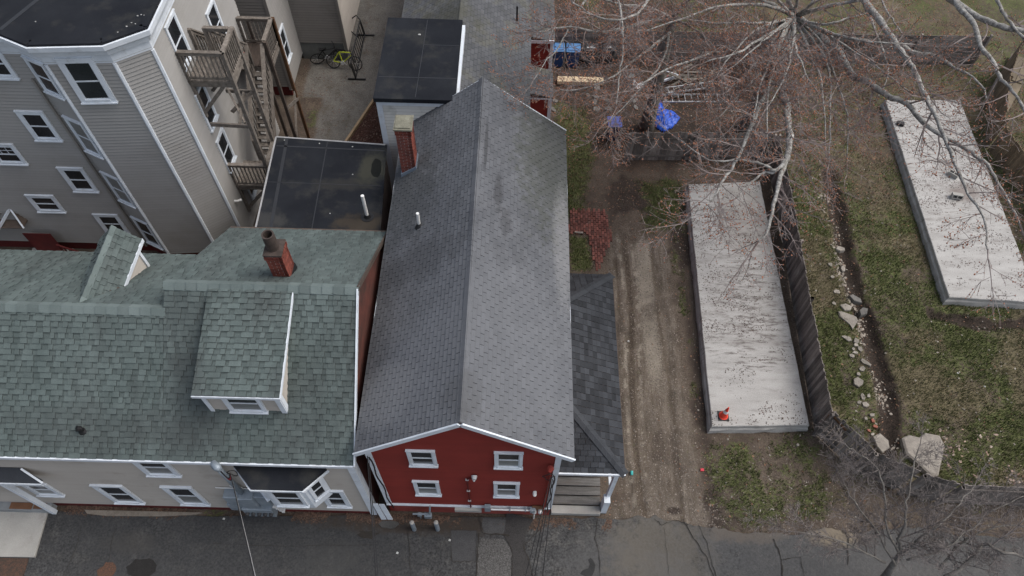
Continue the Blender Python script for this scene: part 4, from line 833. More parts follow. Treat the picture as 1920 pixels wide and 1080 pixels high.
for i, p in enumerate([(258, 30), (265, 28), (271, 29), (247, 43), (254, 45), (238, 50), (221, 61), (67, 41), (275, 26)]):
    q = at(*p, ZT+.45); b = MB(); b.prism(blob(q.x, q.y, .022, .014, 7, .3, i), ZT+.445, ZT+.465); b.build('debris', M['paper'], tb)
Wf = (1, 0, 0); Nf = (0, -1, 0)
for (x0, x1, z0, z1, st) in [(-15.02, -14.18, 5.5, 6.7, 'dh'), (-15.02, -14.17, 3.08, 4.25, 'dh'), (-16.86, -15.88, 1.92, 2.8, 'dh'), (-14.98, -14.1, .77, 1.84, 'dh'), (-16.8, -15.88, 4.37, 5.27, 'grid'), (-15.0, -14.17, 7.95, 9.0, 'dh')]:
    k_ = 15.68/15.95; window(tb, (x0*k_, 15.675, 22-(22-z0)*k_), Wf, Nf, (x1-x0)*k_, (z1-z0)*k_, .12, st)
uu = Vector((1.78, .14, 0)).normalized(); nnv = Vector((.14, -1.78, 0)).normalized()
window(tb, Vector((-12.28, 15.305, 7.7)), uu, nnv, .97, 1.52, .14)
ua = Vector((.83, -.39, 0)).normalized(); na = Vector((-.39, -.83, 0)).normalized()
for z0, z1, lo in ((7.8, 9.0, 'glass'), (5.42, 6.85, 'blind'), (3.05, 4.45, 'blind'), (.7, 2.15, 'glass')):
    window(tb, Vector((-13.45, 15.68, z0))+ua*.08+na*.003, ua, na, .74, z1-z0, .09, lower=lo, upper='glass' if lo == 'glass' else 'blind')
for (y0w, y1w, z0, z1) in [(17.0, 17.85, 7.45, 8.95), (19.6, 20.5, 6.0, 7.5), (16.95, 17.75, 5.0, 6.5), (16.95, 17.75, 3.05, 4.5), (17.6, 18.4, .8, 1.9)]:
    window(tb, (-9.995, y0w, z0), (0, 1, 0), (1, 0, 0), y1w-y0w, z1-z0, .1)
# gabled entrance hood at the far left
eh = thing('entrance_hood', (-17.3, 15.3, 0), 'gabled entrance hood with white scrollwork and red door at the far left', 'porch')
hz = 1.6
b = MB(); P0, P1, P2 = at(18, 390, 2.3), at(5, 428, 1.75), at(43, 427, 1.75)
b.prism([(P1.x-1.2, P1.y), (P2.x, P2.y), (P2.x, P2.y+1.2), (P1.x-1.2, P1.y+1.2)], 1.7, 1.72)
b.add([(P1.x-1.6, P1.y+.02, 1.2), (P0.x, P0.y+.02, 2.3), (P2.x, P2.y+.02, 1.75), (P1.x-1.6, 15.9, 1.2), (P0.x, 15.9, 2.3), (P2.x, 15.9, 1.75)], [(0, 1, 4, 3), (1, 2, 5, 4)]); b.build('roof', M['deckdk'], eh)
b = MB(); b.bar((P0.x, P0.y, 2.28), (P2.x+.02, P2.y, 1.72), .05, .09); b.bar((P0.x, P0.y, 2.28), (P1.x-.2, P1.y, 1.68), .05, .09); b.build('bargeboard', M['white'], eh)
b = MB()
for k in range(3):
    c = (P0.x+(-.12, .05, .22)[k], P0.y-.0, 1.98-.06*k); b.tube([(c[0]+.09*math.cos(a), c[1], c[2]+.09*math.sin(a)) for a in np.linspace(0, 5.2, 12)], .018, 5)
b.tube([(P0.x-.25+.05*i, P0.y, 1.66+.16*math.sin(i*.42)) for i in range(8)], .03, 5); b.build('scrollwork', M['white'], eh)
b = MB(); b.box(-17.6, -16.6, 15.4, 15.43, .05, 1.25); b.build('door', M['darkred'], eh); b = MB(); b.box(-17.9, -16.4, 14.9, 15.6, 0, .12); b.build('step', M['concrete'], eh)
b = MB()
for i in range(5): b.bar((-16.45+.15*i, 15.2, 0), (-16.45+.15*i, 15.2, .85-.09*i), .04, .04)
b.bar((-16.5, 15.2, .9), (-15.75, 15.2, .4), .06, .06); b.build('handrail', M['darkred'], eh)
# wall lamp on east side
fl = thing('flood_lamp', (-9.97, 16.35, 2.1), 'small white flood lamp on the side wall of the tall house', 'lamp'); p = atx(440, 377, -9.97)
b = MB(); b.tube([p, p+Vector((.14, 0, .02))], [.05, .03], 8); b.tube([p+Vector((.1, .03, 0)), p+Vector((.2, .1, -.05))], [.03, .05], 8); b.build('head', M['pvc'], fl)
# ================================================================== REAR LEFT HOUSE
rl = thing('rear_left_house', (-10, 26, 0), 'grey clapboard house with stepped walls behind the wooden stair', 'house')
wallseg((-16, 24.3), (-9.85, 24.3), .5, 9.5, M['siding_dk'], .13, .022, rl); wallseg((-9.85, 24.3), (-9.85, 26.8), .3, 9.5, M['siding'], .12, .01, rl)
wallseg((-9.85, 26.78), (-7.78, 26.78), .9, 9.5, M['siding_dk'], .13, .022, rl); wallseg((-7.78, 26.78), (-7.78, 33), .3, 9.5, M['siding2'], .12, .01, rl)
b = MB(); b.prism([(-16, 24.36), (-9.95, 24.36), (-9.95, 26.9), (-7.9, 26.9), (-7.9, 33), (-16, 33)], 0, 9.4); b.build('core', M['siding_dk'], rl)
b = MB(); b.box(-16, -9.87, 24.32, 24.5, 0, .5); b.build('foundation', M['darkred'], rl); b = MB(); b.box(-9.84, -7.8, 26.8, 27, -.05, .9); b.build('concrete_foundation', pm('grey_foundation', (.16, .165, .155), (.12, .125, .118), 2, .9), rl)
for (x, y) in ((-9.85, 24.3), (-7.78, 26.78)): b = MB(); b.bar((x, y-.02, .4), (x, y-.02, 9.5), .12, .05); b.build('corner_board', M['siding_dk'], rl)
window(rl, (-9.845, 24.62, 1.45), (0, 1, 0), (1, 0, 0), .72, 1.5, .1); window(rl, (-9.845, 25.1, 5.2), (0, 1, 0), (1, 0, 0), .72, 1.5, .1)
# ================================================================== WOODEN STAIR AND DECKS
st = thing('wooden_fire_stair', (-9.2, 19, 0), 'weathered wooden outside stair with three railed decks on the tall house', 'staircase')
def plank(x0, x1, y0, y1, z0, z1, name='deck_board', m='deck'):
    b = MB(); b.box(x0, x1, y0, y1, z0, z1); return b.build(name, M[m], st)
def beam(a, c, w_=.09, h_=.09, name='beam', m='deck', up=(0, 0, 1)):
    b = MB(); b.bar(a, c, w_, h_, up); return b.build(name, M[m], st)
def deck_floor(x0, x1, y0, y1, z, m='deck'):
    n_ = int((x1-x0)/.14); d = (x1-x0)/n_
    for i in range(n_): plank(x0+i*d, x0+(i+1)*d-.008, y0, y1, z-.035, z, m=m)
    beam((x0, y0+.02, z-.13), (x1, y0+.02, z-.13), .05, .18); beam((x1-.02, y0, z-.13), (x1-.02, y1, z-.13), .05, .18); beam((x0, y1-.02, z-.13), (x1, y1-.02, z-.13), .05, .18)
bal_cache = {}
def railing(p, q, h=1.05, posts=(1, 1), m='deck', gap=.13, slope=False):
    p, q = Vector(p), Vector(q); d = q-p; L_ = Vector((d.x, d.y, 0)).length
    up = Vector((0, 0, 1))
    beam(p+up*h, q+up*h, .13, .045, 'handrail', m); beam(p+up*(h-.09), q+up*(h-.09), .04, .08, 'rail', m); beam(p+up*.1, q+up*.1, .04, .08, 'rail', m)
    if posts[0]: beam(p-up*.1, p+up*(h+.0), .09, .09, 'post', m, (0, 1, 0))
    if posts[1]: beam(q-up*.1, q+up*(h+.0), .09, .09, 'post', m, (0, 1, 0))
    k = max(1, int(L_/gap))
    for i in range(1, k):
        c = p+d*(i/k); key = (round(h, 2), m)
        if key not in bal_cache:
            b = MB(); b.box(-.019, .019, -.019, .019, .08, h-.05); mm = bpy.data.meshes.new('baluster'); mm.from_pydata(b.v, [], b.f); mm.materials.append(M[m]); bal_cache[key] = mm
        inst('baluster', bal_cache[key], Matrix.Translation(c), st)
XD = -8.62
for z_ in (7.08, 2.35):
    deck_floor(-9.97, XD, 17.0, 18.2, z_); railing((-9.95, 17.02, z_), (XD, 17.02, z_)); railing((XD, 17.02, z_), (XD, 18.2, z_))
    beam((-9.95, 17.05, z_-1.35), (-9.0, 17.05, z_-.25), .08, .1, 'brace'); beam((-9.95, 18.1, z_-1.35), (-9.0, 18.1, z_-.25), .08, .1, 'brace'); beam((-9.93, 17.05, z_-1.5), (-9.93, 17.05, z_-.1), .09, .09, 'brace', up=(0, 1, 0))
railing((-9.45, 18.15, 7.08), (XD-.1, 18.15, 7.08))
ZL = 4.85
deck_floor(-9.97, -8.75, 20.4, 21.7, ZL, 'deckdk'); railing((-9.95, 21.65, ZL), (-8.75, 21.65, ZL)); railing((-8.75, 21.65, ZL), (-8.75, 20.45, ZL))
for (xx, yy, z0, z1, m) in [(XD, 17.02, 0, 8.1, 'deck'), (XD, 18.2, 0, 8.1, 'deck'), (-8.7, 20.4, 0, 5.9, 'deckdk'), (-8.7, 21.7, 0, 5.9, 'brownpost'), (-9.6, 21.7, 0, 5.9, 'deckdk')]:
    beam((xx, yy, z0), (xx, yy, z1), .11, .11, 'post', m, (0, 1, 0))
def flight(xa, xb, ya, za, yb, zb, n_):
    for s_ in (xa, xb): beam((s_, ya, za-.12), (s_, yb, zb-.12), .045, .24, 'stringer', 'deck')
    for i in range(1, n_):
        u_ = i/n_; y_ = ya+(yb-ya)*u_; z_ = za+(zb-za)*u_
        b = MB(); b.box(min(xa, xb)+.03, max(xa, xb)-.03, y_-.12, y_+.12, z_-.04, z_); b.build('tread', M['deck'], st)
    for s_ in (xa, xb):
        railing((s_, ya, za), (s_, yb, zb), .95, (1, 1), gap=.16)
flight(-9.93, -9.42, 18.2, 7.08, 20.4, ZL, 11)
flight(-9.38, -8.82, 20.4, ZL, 18.3, 2.35, 12)
beam((-9.95, 17.1, 5.2), (XD, 17.05, 5.2), .06, .14); beam((-9.6, 18.25, 5.6), (XD, 18.25, 5.6), .06, .12); beam((-9.5, 17.9, 5.0), (-8.7, 18.2, 5.65), .06, .12, 'brace'); beam((-9.5, 18.2, 5.8), (-8.9, 17.3, 5.1), .06, .12, 'brace'); beam((-9.0, 17.1, 5.2), (-9.0, 18.2, 5.6), .06, .1, 'brace')
beam((-8.7, 20.4, 1.2), (-8.7, 21.7, 2.6), .05, .12, 'brace'); beam((-8.66, 21.7, 2.2), (-8.66, 20.4, 2.9), .05, .12, 'brace')
og = thing('orange_flower_pot', (-9.6, 21.3, ZL), 'small bright orange pot on the middle landing of the stair', 'pot'); q = at(460, 106, ZL+.1)
b = MB(); b.tube([(q.x, q.y, ZL), (q.x, q.y, ZL+.2)], [.09, .13], 10); b.build('pot', M['orange'], og)
# ================================================================== METERS, MAST AND CABLES ON THE BEIGE HOUSE
ma = thing('service_mast', (-7.3, 5.97, 2.3), 'thick grey service mast pipe with weatherhead on the beige wall', 'service mast')
b = MB(); b.tube([(-7.27, 6.0, 2.2), (-7.27, 6.0, 4.62)], .075, 14); b.build('pipe', M['steel'], ma, smooth=True)
b = MB(); b.tube([(-7.27, 6.0, 4.5), (-7.2, 5.93, 4.68), (-7.12, 5.87, 4.68), (-7.06, 5.83, 4.6)], [.085, .1, .1, .06], 12); b.build('weatherhead', M['steel'], ma, smooth=True)
for i, m_ in enumerate(('wirem', 'wirered', 'wirem')):
    b = MB(); b.tube([Vector((-7.1, 5.85, 4.62)).lerp(Vector((-6.85, 5.8, 4.5)), u_)+Vector((.0, -.06*math.sin(math.pi*u_), -(.35+.08*i)*math.sin(math.pi*u_))) for u_ in np.linspace(0, 1, 12)], .016, 6); b.build('cable', M[m_], ma)
b = MB(); b.tube([(-6.85+.12*math.cos(a), 5.85+.02*math.sin(2*a), 4.35+.18*math.sin(a)) for a in np.linspace(0, 11, 30)], .014, 6); b.build('cable_loop', M['wirem'], ma)
mb = thing('meter_bank', (-7.2, 5.95, 1.5), 'bank of grey electric meter boxes on the beige wall', 'electric meter')
for (x0, x1, y0, z0, z1) in [(-7.78, -7.35, 5.85, 1.45, 2.25), (-7.35, -6.95, 5.8, 1.55, 2.3), (-6.95, -6.6, 5.88, 1.4, 2.25), (-7.5, -6.65, 5.78, .75, 1.4), (-7.95, -7.55, 5.9, .9, 1.4)]:
    b = MB(); b.box(x0, x1, y0, 6.14, z0, z1); b.build('meter_box', M['steel'], mb, bevel=.015)
for i in range(5): xx = -7.4+.17*i; b = MB(); b.tube([(xx, 5.8, 1.1), (xx, 5.7, 1.1)], [.065, .055], 10); b.build('meter_glass', M['greybin'], mb)
for i in range(4): b = MB(); b.box(-6.62+.05*i, -6.55+.05*i, 5.86, 5.98, 1.35-.15*i, 1.45-.15*i); b.build('label_plate', M['pvc'], mb)
b = MB(); b.bar((-8.0, 6.1, 2.33), (-6.5, 6.1, 2.3), .02, .06); b.bar((-6.45, 6.1, 2.25), (-6.2, 6.1, .9), .02, .05); b.bar((-7.3, 6.08, 2.4), (-7.45, 6.08, 2.65), .02, .2); b.build('sealant_edge', M['pvc'], mb)
wires = [((-6.85, 5.8, 4.45), at(475, 1080, 6.2), 'wirew', .009, 'pale overhead cable running from the grey service mast over the alley'), ((-6.85, 5.8, 4.47), at(473, 1080, 6.25), 'wirem', .012, 'dark overhead cable running beside the pale one from the grey service mast')]
wires += [((-3.42, 6.15, 5.0), at(703, 1080, 6.0), 'wirem', .014, 'dark overhead cable at the left corner of the red house'), ((-3.40, 6.15, 4.9), at(707, 1080, 5.8), 'wirem', .010, 'thin overhead cable at the left corner of the red house')]
for i, (px, lb) in enumerate([(985, 'leftmost'), (996, 'second'), (1003, 'third'), (1018, 'rightmost')]):
    wires.append(((1.12+.03*i, 6.1, 4.0-.1*i), at(px, 1080, 5.6+.2*i), 'wirem', .010, f'{lb} of four thin cables fanning over the alley from the red house'))
for (a_, c_, m_, r_, lb) in wires:
    a_, c_ = Vector(a_), Vector(c_); e_ = a_+(c_-a_)*2.2; b = MB()
    b.tube([a_.lerp(e_, u_)+Vector((0, 0, -.5*math.sin(math.pi*u_)*.35)) for u_ in np.linspace(0, 1, 14)], r_, 5); tag(b.build('overhead_cable', M[m_]), lb, 'cable', 'cables over the alley')
for (p, lbl, q) in [((-3.38, 6.12, 5.0), 'dark cable hanging down the left corner board of the red house', (-3.3, 6.1, .9)), ((1.22, 6.14, 3.9), 'dark cable running down the right corner board of the red house', (1.2, 6.12, .8))]:
    b = MB(); p, q = Vector(p), Vector(q); b.tube([p.lerp(q, u_)+Vector((.03*math.sin(u_*14), 0, 0)) for u_ in np.linspace(0, 1, 14)], .02, 6); tag(b.build('drop_cable', M['wirem']), lbl, 'cable')
# gap between the houses
gp = thing('leaning_white_board', (-3.65, 6.0, 0), 'left of two white boards leaning in the gap beside the red house', 'board', 'white boards in the gap')
b = MB(); b.bar((-3.66, 6.0, .02), (-3.78, 6.12, 1.15), .15, .03, (0, 1, 0)); b.build('board', M['white'], gp)
gp = thing('leaning_white_board', (-3.5, 6.0, 0), 'right of two white boards leaning in the gap beside the red house', 'board', 'white boards in the gap')
b = MB(); b.bar((-3.47, 6.0, .02), (-3.60, 6.12, 1.12), .15, .03, (0, 1, 0)); b.build('board', M['white'], gp)
b = MB(); b.prism(blob(-3.5, 5.85, .28, .12, 14, .2, 6), -.02, .06); tag(b.build('splash_stone', pm('dark_stone', (.07, .068, .064), None, 4, .9, fine=.2)), 'dark flat splash stone under the white boards', 'stone')
# gas meter and bollards
gs = thing('gas_meter', (-2.35, 6.05, 0), 'grey gas meter with pipes against the red foundation', 'gas meter')
b = MB(); b.box(-2.42, -2.2, 5.98, 6.12, .25, .5); b.build('body', M['steel'], gs, bevel=.02)
b = MB(); b.tube([(-2.75, 6.05, .5), (-2.5, 6.05, .52), (-2.3, 6.05, .55), (-2.3, 6.05, .5)], .03, 8); b.tube([(-2.25, 6.05, .5), (-2.22, 6.15, .95)], .03, 8); b.tube([(-2.55, 6.05, .52), (-2.55, 6.05, .1)], .025, 8); b.build('pipe', M['steel'], gs)
b = MB(); b.tube([(-2.55, 6.0, .45), (-2.55, 6.1, .45)], .07, 10); b.build('regulator', M['steel'], gs)
for i, px in enumerate((777, 821)):
    q = at(px, 993, 0); t = thing('bollard', q, ['left', 'right'][i]+' of two short grey steel bollards guarding the gas meter', 'bollard', 'bollards by the gas meter')
    b = MB(); b.tube([(0, 0, 0), (0, 0, .78)], .065, 14); b.build('post', M['steel'], t, local=True); b = MB(); b.tube([(0, 0, .78), (0, 0, .80), (0, 0, .82)], [.067, .055, .02], 14); b.build('cap', M['concrete'], t, local=True)
# ================================================================== SLABS
def streaks(base):
    def f(t, L, col, g):
        col = base(t, L, col, g)
        for (rot, st_, c, lo, hi, lst) in [(.12, (1.4, 4., 1), (.15, .13, .118), .52, .66, [(8.4, 15.2, 1.7, 3.4, .5), (17.6, 20.5, 2., 4.2, .4)]), (-.45, (1.2, 6., 1), (.11, .094, .085), .52, .62, [(8.8, 14.0, 1.5, 1.6, .5), (8.0, 12.3, 1.6, 1.4, .5), (18.2, 22.5, 1.5, 2, .5)])]:
            mp = nn(t, 'ShaderNodeMapping'); mp.inputs['Scale'].default_value = st_; mp.inputs['Rotation'].default_value = (0, 0, rot); L(g.outputs['Position'], mp.inputs['Vector'])
            n_ = nn(t, 'ShaderNodeTexNoise', Scale=1.6, Detail=8., Roughness=.75); L(mp.outputs[0], n_.inputs['Vector'])
            r_ = nn(t, 'ShaderNodeMapRange'); r_.inputs['From Min'].default_value = lo; r_.inputs['From Max'].default_value = hi; L(n_.outputs['Fac'], r_.inputs['Value'])
            for (cx, cy, rx, ry, so_) in lst:
                mk = posmask(t, L, g, cx, cy, rx, ry, 1.3, .35, so_); mm = nn(t, 'ShaderNodeMath', operation='MULTIPLY'); L(mk, mm.inputs[0]); L(r_.outputs[0], mm.inputs[1])
                m8 = nn(t, 'ShaderNodeMath', operation='MULTIPLY'); L(mm.outputs[0], m8.inputs[0]); m8.inputs[1].default_value = .85
                x = nn(t, 'ShaderNodeMix', data_type='RGBA'); L(m8.outputs[0], x.inputs[0]); L(col, x.inputs[6]); x.inputs[7].default_value = c4(c); col = x.outputs[2]
        return col
    return f
slabm = pm('weathered_slab', (.37, .36, .34), (.30, .29, .272), .8, .9, fine=.12, fscale=35, stretch=(1, 3.2, 1), stain=((.2, .182, .168), 1.6, .56, .8), bump=.25,
    extra=streaks(areas([(8.9, 17.6, 1.0, 1.6, (.2, .18, .16), .45, 2., .8), (17.9, 19.3, .6, .45, (.15, .12, .105), .7, 3., .5)])))
for i, (q, lb) in enumerate([(SLAB1, 'long pale concrete slab with the orange cone on its near corner'), (SLAB2, 'long pale concrete slab under the tree at the right edge')]):
    t = thing('concrete_slab', (*q[3], 0), lb, 'slab')
    # subdivided ragged edge
    P = []; r = random.Random(i)
    for (a_, c_) in zip(q, q[1:]+q[:1]):
        L_ = math.hypot(c_[0]-a_[0], c_[1]-a_[1]); k = int(L_/.35)
        for j in range(k): u_ = j/k; P.append((a_[0]+(c_[0]-a_[0])*u_+(r.random()-.5)*.02, a_[1]+(c_[1]-a_[1])*u_+(r.random()-.5)*.02))
    P.reverse(); n_ = len(P); b = MB(); cx = sum(p[0] for p in P)/n_; cy = sum(p[1] for p in P)/n_
    lv = []
    for (z_, e_, jt) in ((-.05, .03, .05), (.17, .02, .04), (.24, .0, .008), (.38, .0, 0.), (.4, -.02, 0.)):
        lv.append([(p[0]+(p[0]-cx)/abs(p[0]-cx+1e-6)*(e_+r.random()*jt), p[1]+(p[1]-cy)/abs(p[1]-cy+1e-6)*(e_+r.random()*jt), z_) for p in P])
    vs = [p for l_ in lv for p in l_]; fs = [(k*n_+j, k*n_+(j+1) % n_, (k+1)*n_+(j+1) % n_, (k+1)*n_+j) for k in range(4) for j in range(n_)]+[tuple(4*n_+j for j in range(n_))]
    b.add(vs, fs); b.build('slab', slabm, t)
    b = MB(); cnt = 2600 if i == 0 else 3200
    qa = [np.array(p) for p in q]; k = 0
    while k < cnt:
        u_, v_ = r.random(), r.random(); p = qa[3]*(1-u_)*(1-v_)+qa[2]*u_*(1-v_)+qa[1]*u_*v_+qa[0]*(1-u_)*v_
        dens = float(fbm(np.array(p[0]*1.3), np.array(p[1]*2.6), .9, 71)); lim = .5 if v_ > .45 else .57
        if dens < lim+(r.random()-.5)*.25: continue
        s_ = .010+r.random()*.02; a = r.random()*6.3; b.rnd = r.random(); z_ = .402+r.random()*.004
        b.add([(p[0]+math.cos(a)*s_, p[1]+math.sin(a)*s_, z_), (p[0]+math.cos(a+2)*s_, p[1]+math.sin(a+2)*s_, z_+.008), (p[0]+math.cos(a+4)*s_, p[1]+math.sin(a+4)*s_, z_)], [(0, 1, 2)]); k += 1
    tag(b.build('fallen_buds', pm('fallen_bud', (.085, .05, .038), (.05, .038, .03), 3, .95, pv=.5), t), kind='stuff')
cn = thing('traffic_cone', (6.93, 9.47, .4), 'orange traffic cone with white bands on the concrete slab corner', 'traffic cone')
b = MB(); b.box(-.17, .17, -.17, .17, 0, .035); b.build('base', M['black'], cn, local=True, bevel=.01)
prof = [(.15, .035), (.12, .06), (.095, .2), (.078, .3), (.062, .4), (.055, .44), (.042, .52), (.022, .66), (.018, .68), (.0, .682)]
for nm, lo_, hi_, m_ in (('cone_body', 0, 3, 'orange'), ('white_band', 3, 5, 'conewhite'), ('cone_body', 5, 6, 'orange'), ('cone_tip', 6, 9, 'orange')):
    b = MB(); n_ = 16
    for k in range(lo_, hi_):
        for j in range(n_):
            A = lambda kk, jj: (prof[kk][0]*math.cos(2*math.pi*jj/n_), prof[kk][0]*math.sin(2*math.pi*jj/n_), prof[kk][1]); b.quad(A(k, j), A(k, j+1), A(k+1, j+1), A(k+1, j))
    if nm == 'cone_tip' or lo_ == 3: pass
    b.build(nm, M[m_], cn, local=True, smooth=True)
def cinder(loc, rz, tilt, label):
    t = thing('cinder_block', loc, label, 'cinder block', 'cinder blocks', rz); t.rotation_euler = (tilt, 0, rz)
    b = MB(); L_, W_, H_ = .4, .19, .19
    b.box(-L_/2, L_/2, -W_/2, -W_/2+.03, 0, H_); b.box(-L_/2, L_/2, W_/2-.03, W_/2, 0, H_)
    for x in (-L_/2+.015, 0, L_/2-.015): b.box(x-.015, x+.015, -W_/2+.03, W_/2-.03, 0, H_)
    b.box(-L_/2+.03, L_/2-.03, -W_/2+.03, W_/2-.03, .0, .02); b.build('block', M['concrete'], t, local=True)
q = at(1785, 330, .4); cinder((q.x, q.y, .4), -.75, 0, 'upright grey cinder block with its holes up on the right slab')
q = at(1791, 368, .4); cinder((q.x, q.y, .5), -.2, 1.35, 'cinder block lying tipped on its side on the right slab')
q = at(1687, 234, .4); bb = thing('black_box', (q.x, q.y, .4), 'small black plastic box on the far left edge of the right slab', 'box', rz=-.3)
b = MB(); b.box(-.15, .15, -.1, .1, 0, .14); b.build('box', M['black'], bb, local=True, bevel=.02)
# ================================================================== BRICK PATIO
pt = thing('brick_patio', (2.8, 17, 0), 'patch of red brick paving beside the grey roofed house', 'paving')
PP = [(2.17, 18.28), (3.62, 18.25), (3.78, 17.2), (3.72, 16.35), (3.52, 16.3), (3.45, 15.9), (3.38, 15.75), (3.3, 15.35), (3.12, 15.35), (2.98, 16.4), (2.86, 17.0), (2.14, 17.1)]
q_ = MB(); q_.box(0, .083, 0, .178, -.05, .0); bm = bpy.data.meshes.new('brick'); bm.from_pydata(q_.v, [], q_.f); bm.materials.append(M['pbrick'])
r = random.Random(3); kb = 0
for i in range(-2, 22):
    for j in range(20):
        x = 2.1+i*.1; y = 15.3+j*.2+(.1 if i % 2 else 0)
        if inpoly(np.array(x+.05), np.array(y+.1), PP):
            inst('brick', bm, Matrix.Translation((x+r.uniform(-.004, .004), y+r.uniform(-.006, .006), .045+r.uniform(-.006, .008))) @ Matrix.Rotation(r.uniform(-.04, .04), 4, 'Z'), pt)
# bricks lying along the porch edge
for i in range(7):
    y = 8.9-i*.2; t = MB(); t.box(-.05, .05, -.09, .09, 0, .06); o = t.build('edging_brick', M['pbrick']); o.location = (3.22+.01*i, y, .0); o.rotation_euler = (0, 0, r.uniform(-.2, .2)); tag(o, 'one of the red bricks laid in a line beside the porch roof edge', 'brick', 'edging bricks by the porch')
# ================================================================== FENCES
def fence(pts, h, label, mat='fence', bw=.14, lean=.0, rails=2, cap_=None, hj=.05, name='board_fence', side=1, horiz=False):
    P = [Vector((*p, 0)) for p in pts]; t = thing(name, P[0], label, 'fence')
    rr_ = random.Random(len(label)); cache = {}
    for a_, c_ in zip(P[:-1], P[1:]):
        d = c_-a_; L_ = d.length; d.normalize(); nrm = Vector((-d.y, d.x, 0))*side
        if horiz:
            k = int(h/.2)
            for i in range(k):
                seg = 0
                while seg < L_:
                    l_ = min(2.4, L_-seg); b = MB(); b.obox(a_, d, (0, 0, 1), nrm, seg+.005, seg+l_-.005, .05+i*.2, .05+(i+1)*.2-.015, -.012+.008*(i % 2), .012+.008*(i % 2)); b.build('board', M[mat], t); seg += l_
        else:
            k = int(L_/bw)
            for i in range(k):
                hh = round(h+rr_.uniform(-hj, hj), 2)
                if hh not in cache:
                    b = MB(); b.box(.006, bw-.009, -.011, .011, 0, hh); m_ = bpy.data.meshes.new('board'); m_.from_pydata(b.v, [], b.f); m_.materials.append(M[mat]); cache[hh] = m_
                p = a_+d*(i*bw); ln = rr_.uniform(-.012, .012)+lean
                z = Vector((nrm.x*ln, nrm.y*ln, 1)).normalized()
                inst('board', cache[hh], frame(p+Vector((0, 0, .02)), d, nrm, z), t)
            for rz_ in ([.3, h-.3] if rails == 2 else [.25, h/2, h-.25]):
                b = MB(); b.bar(a_-nrm*.035+Vector((0, 0, rz_)), c_-nrm*.035+Vector((0, 0, rz_)), .04, .09); b.build('rail', M[mat], t)
        m_ = max(1, int(L_/2.4))
        for i in range(m_+1):
            p = a_+d*(L_*i/m_)-nrm*.08; b = MB(); b.bar(p, p+Vector((0, 0, h+.02)), .09, .09, (0, 1, 0)); b.build('post', M[mat], t)
    return t
fence([(10.45, 21.1), (10.42, 18.3), (10.15, 13.4), (9.97, 9.2)], 1.5, 'weathered grey board fence running along the right side of the slab', side=-1)
fence([(9.97, 9.12), (10.95, 7.9), (12.2, 7.28), (13.2, 6.98), (16.2, 6.92), (20, 6.9)], 1.65, 'dark weathered board fence curving from the slab corner along the alley to the right', side=1)
b = MB(); b.bar((9.93, 9.15, 1.36), (10.02, 9.16, .2), .03, .12, (0, 1, 0)); b.bar((9.95, 9.1, 1.52), (10.3, 8.66, 1.42), .05, .08); tag(b.build('fence_batten', M['brownpost']), 'orange brown timber batten at the corner where the two fences meet', 'timber')
fence([(4.5, 20.95), (7.2, 21.05), (10.35, 21.15)], 1.55, 'dark board fence standing between the driveway end and the junk pile', side=1)
fence([(1.5, 27.2), (11.7, 27.3), (21.0, 27.5)], 1.75, 'long dark grey plank fence across the back of the yards', horiz=True)
fence([(19.9, 22.3), (21.0, 24.9), (22.5, 27.4)], 1.6, 'brown newer board fence slanting at the upper right', mat='fencebr', side=1)
fence([(20.2, 16.8), (20.6, 19.0), (20.0, 22.1)], 1.3, 'low brown board fence at the right edge beyond the slab', mat='fencebr', side=1)
for i, (px, py, rz, l_, w_) in enumerate([(1880, 175, .95, 2.2, 1.1), (1905, 130, 1.0, 1.9, .9)]):
    q = at(px, py, .15); t = thing('plywood_panel', (q.x, q.y, .12), ['lower', 'upper'][i]+' pale brown wooden panel lying at the upper right corner', 'panel', 'wooden panels on the ground', rz)
    for k in range(3): b = MB(); b.box(-l_/2, l_/2, -w_/2+k*w_/3+.01, -w_/2+(k+1)*w_/3-.01, .05*i, .05*i+.04); b.build('plank', pm('old_plywood', (.16, .13, .09), (.11, .088, .06), 3, .85, pv=.15), t, local=True)
# ================================================================== YARD OBJECTS
def wheelie(px, py, body, lid, label, w_=.5, d_=.55, h_=.95, rz=0., prt=False, group='wheeled bins by the back fence'):
    q = at(px, py, 0); t = thing('wheelie_bin', (q.x, q.y, 0), label, 'bin', group, rz)
    b = MB(); a_ = .82; b.hexa([(-w_/2*a_, -d_/2*a_, .04), (w_/2*a_, -d_/2*a_, .04), (w_/2*a_, d_/2*a_, .04), (-w_/2*a_, d_/2*a_, .04), (-w_/2, -d_/2, h_), (w_/2, -d_/2, h_), (w_/2, d_/2, h_), (-w_/2, d_/2, h_)]); b.build('body', M[body], t, local=True, bevel=.02)
    b = MB(); b.box(-w_/2-.03, w_/2+.03, -d_/2-.05, d_/2+.02, h_, h_+.04); b.prism([(-w_/2+.04, -d_/2+.03), (w_/2-.04, -d_/2+.03), (w_/2-.06, d_/2-.08), (-w_/2+.06, d_/2-.08)], h_+.04, h_+.08); b.build('lid', M[lid], t, local=True, bevel=.012)
    b = MB(); b.tube([(-w_/2+.03, d_/2+.07, h_-.03), (w_/2-.03, d_/2+.07, h_-.03)], .018, 8); b.build('handle', M[body], t, local=True)
    for s_ in (-1, 1): b = MB(); b.tube([(s_*(w_/2-.02), d_/2-.02, .11), (s_*(w_/2+.03), d_/2-.02, .11)], .11, 12); b.build('wheel', M['black'], t, local=True)
    if prt:
        b = MB()
        for k in range(7): b.box(-.19+k*.055, -.155+k*.055, -.17, -.11, h_+.08, h_+.084)
        for k in range(4): b.box(-.1+k*.055, -.065+k*.055, -.08, -.04, h_+.08, h_+.084)
        b.build('lettering', M['print'], t, local=True)
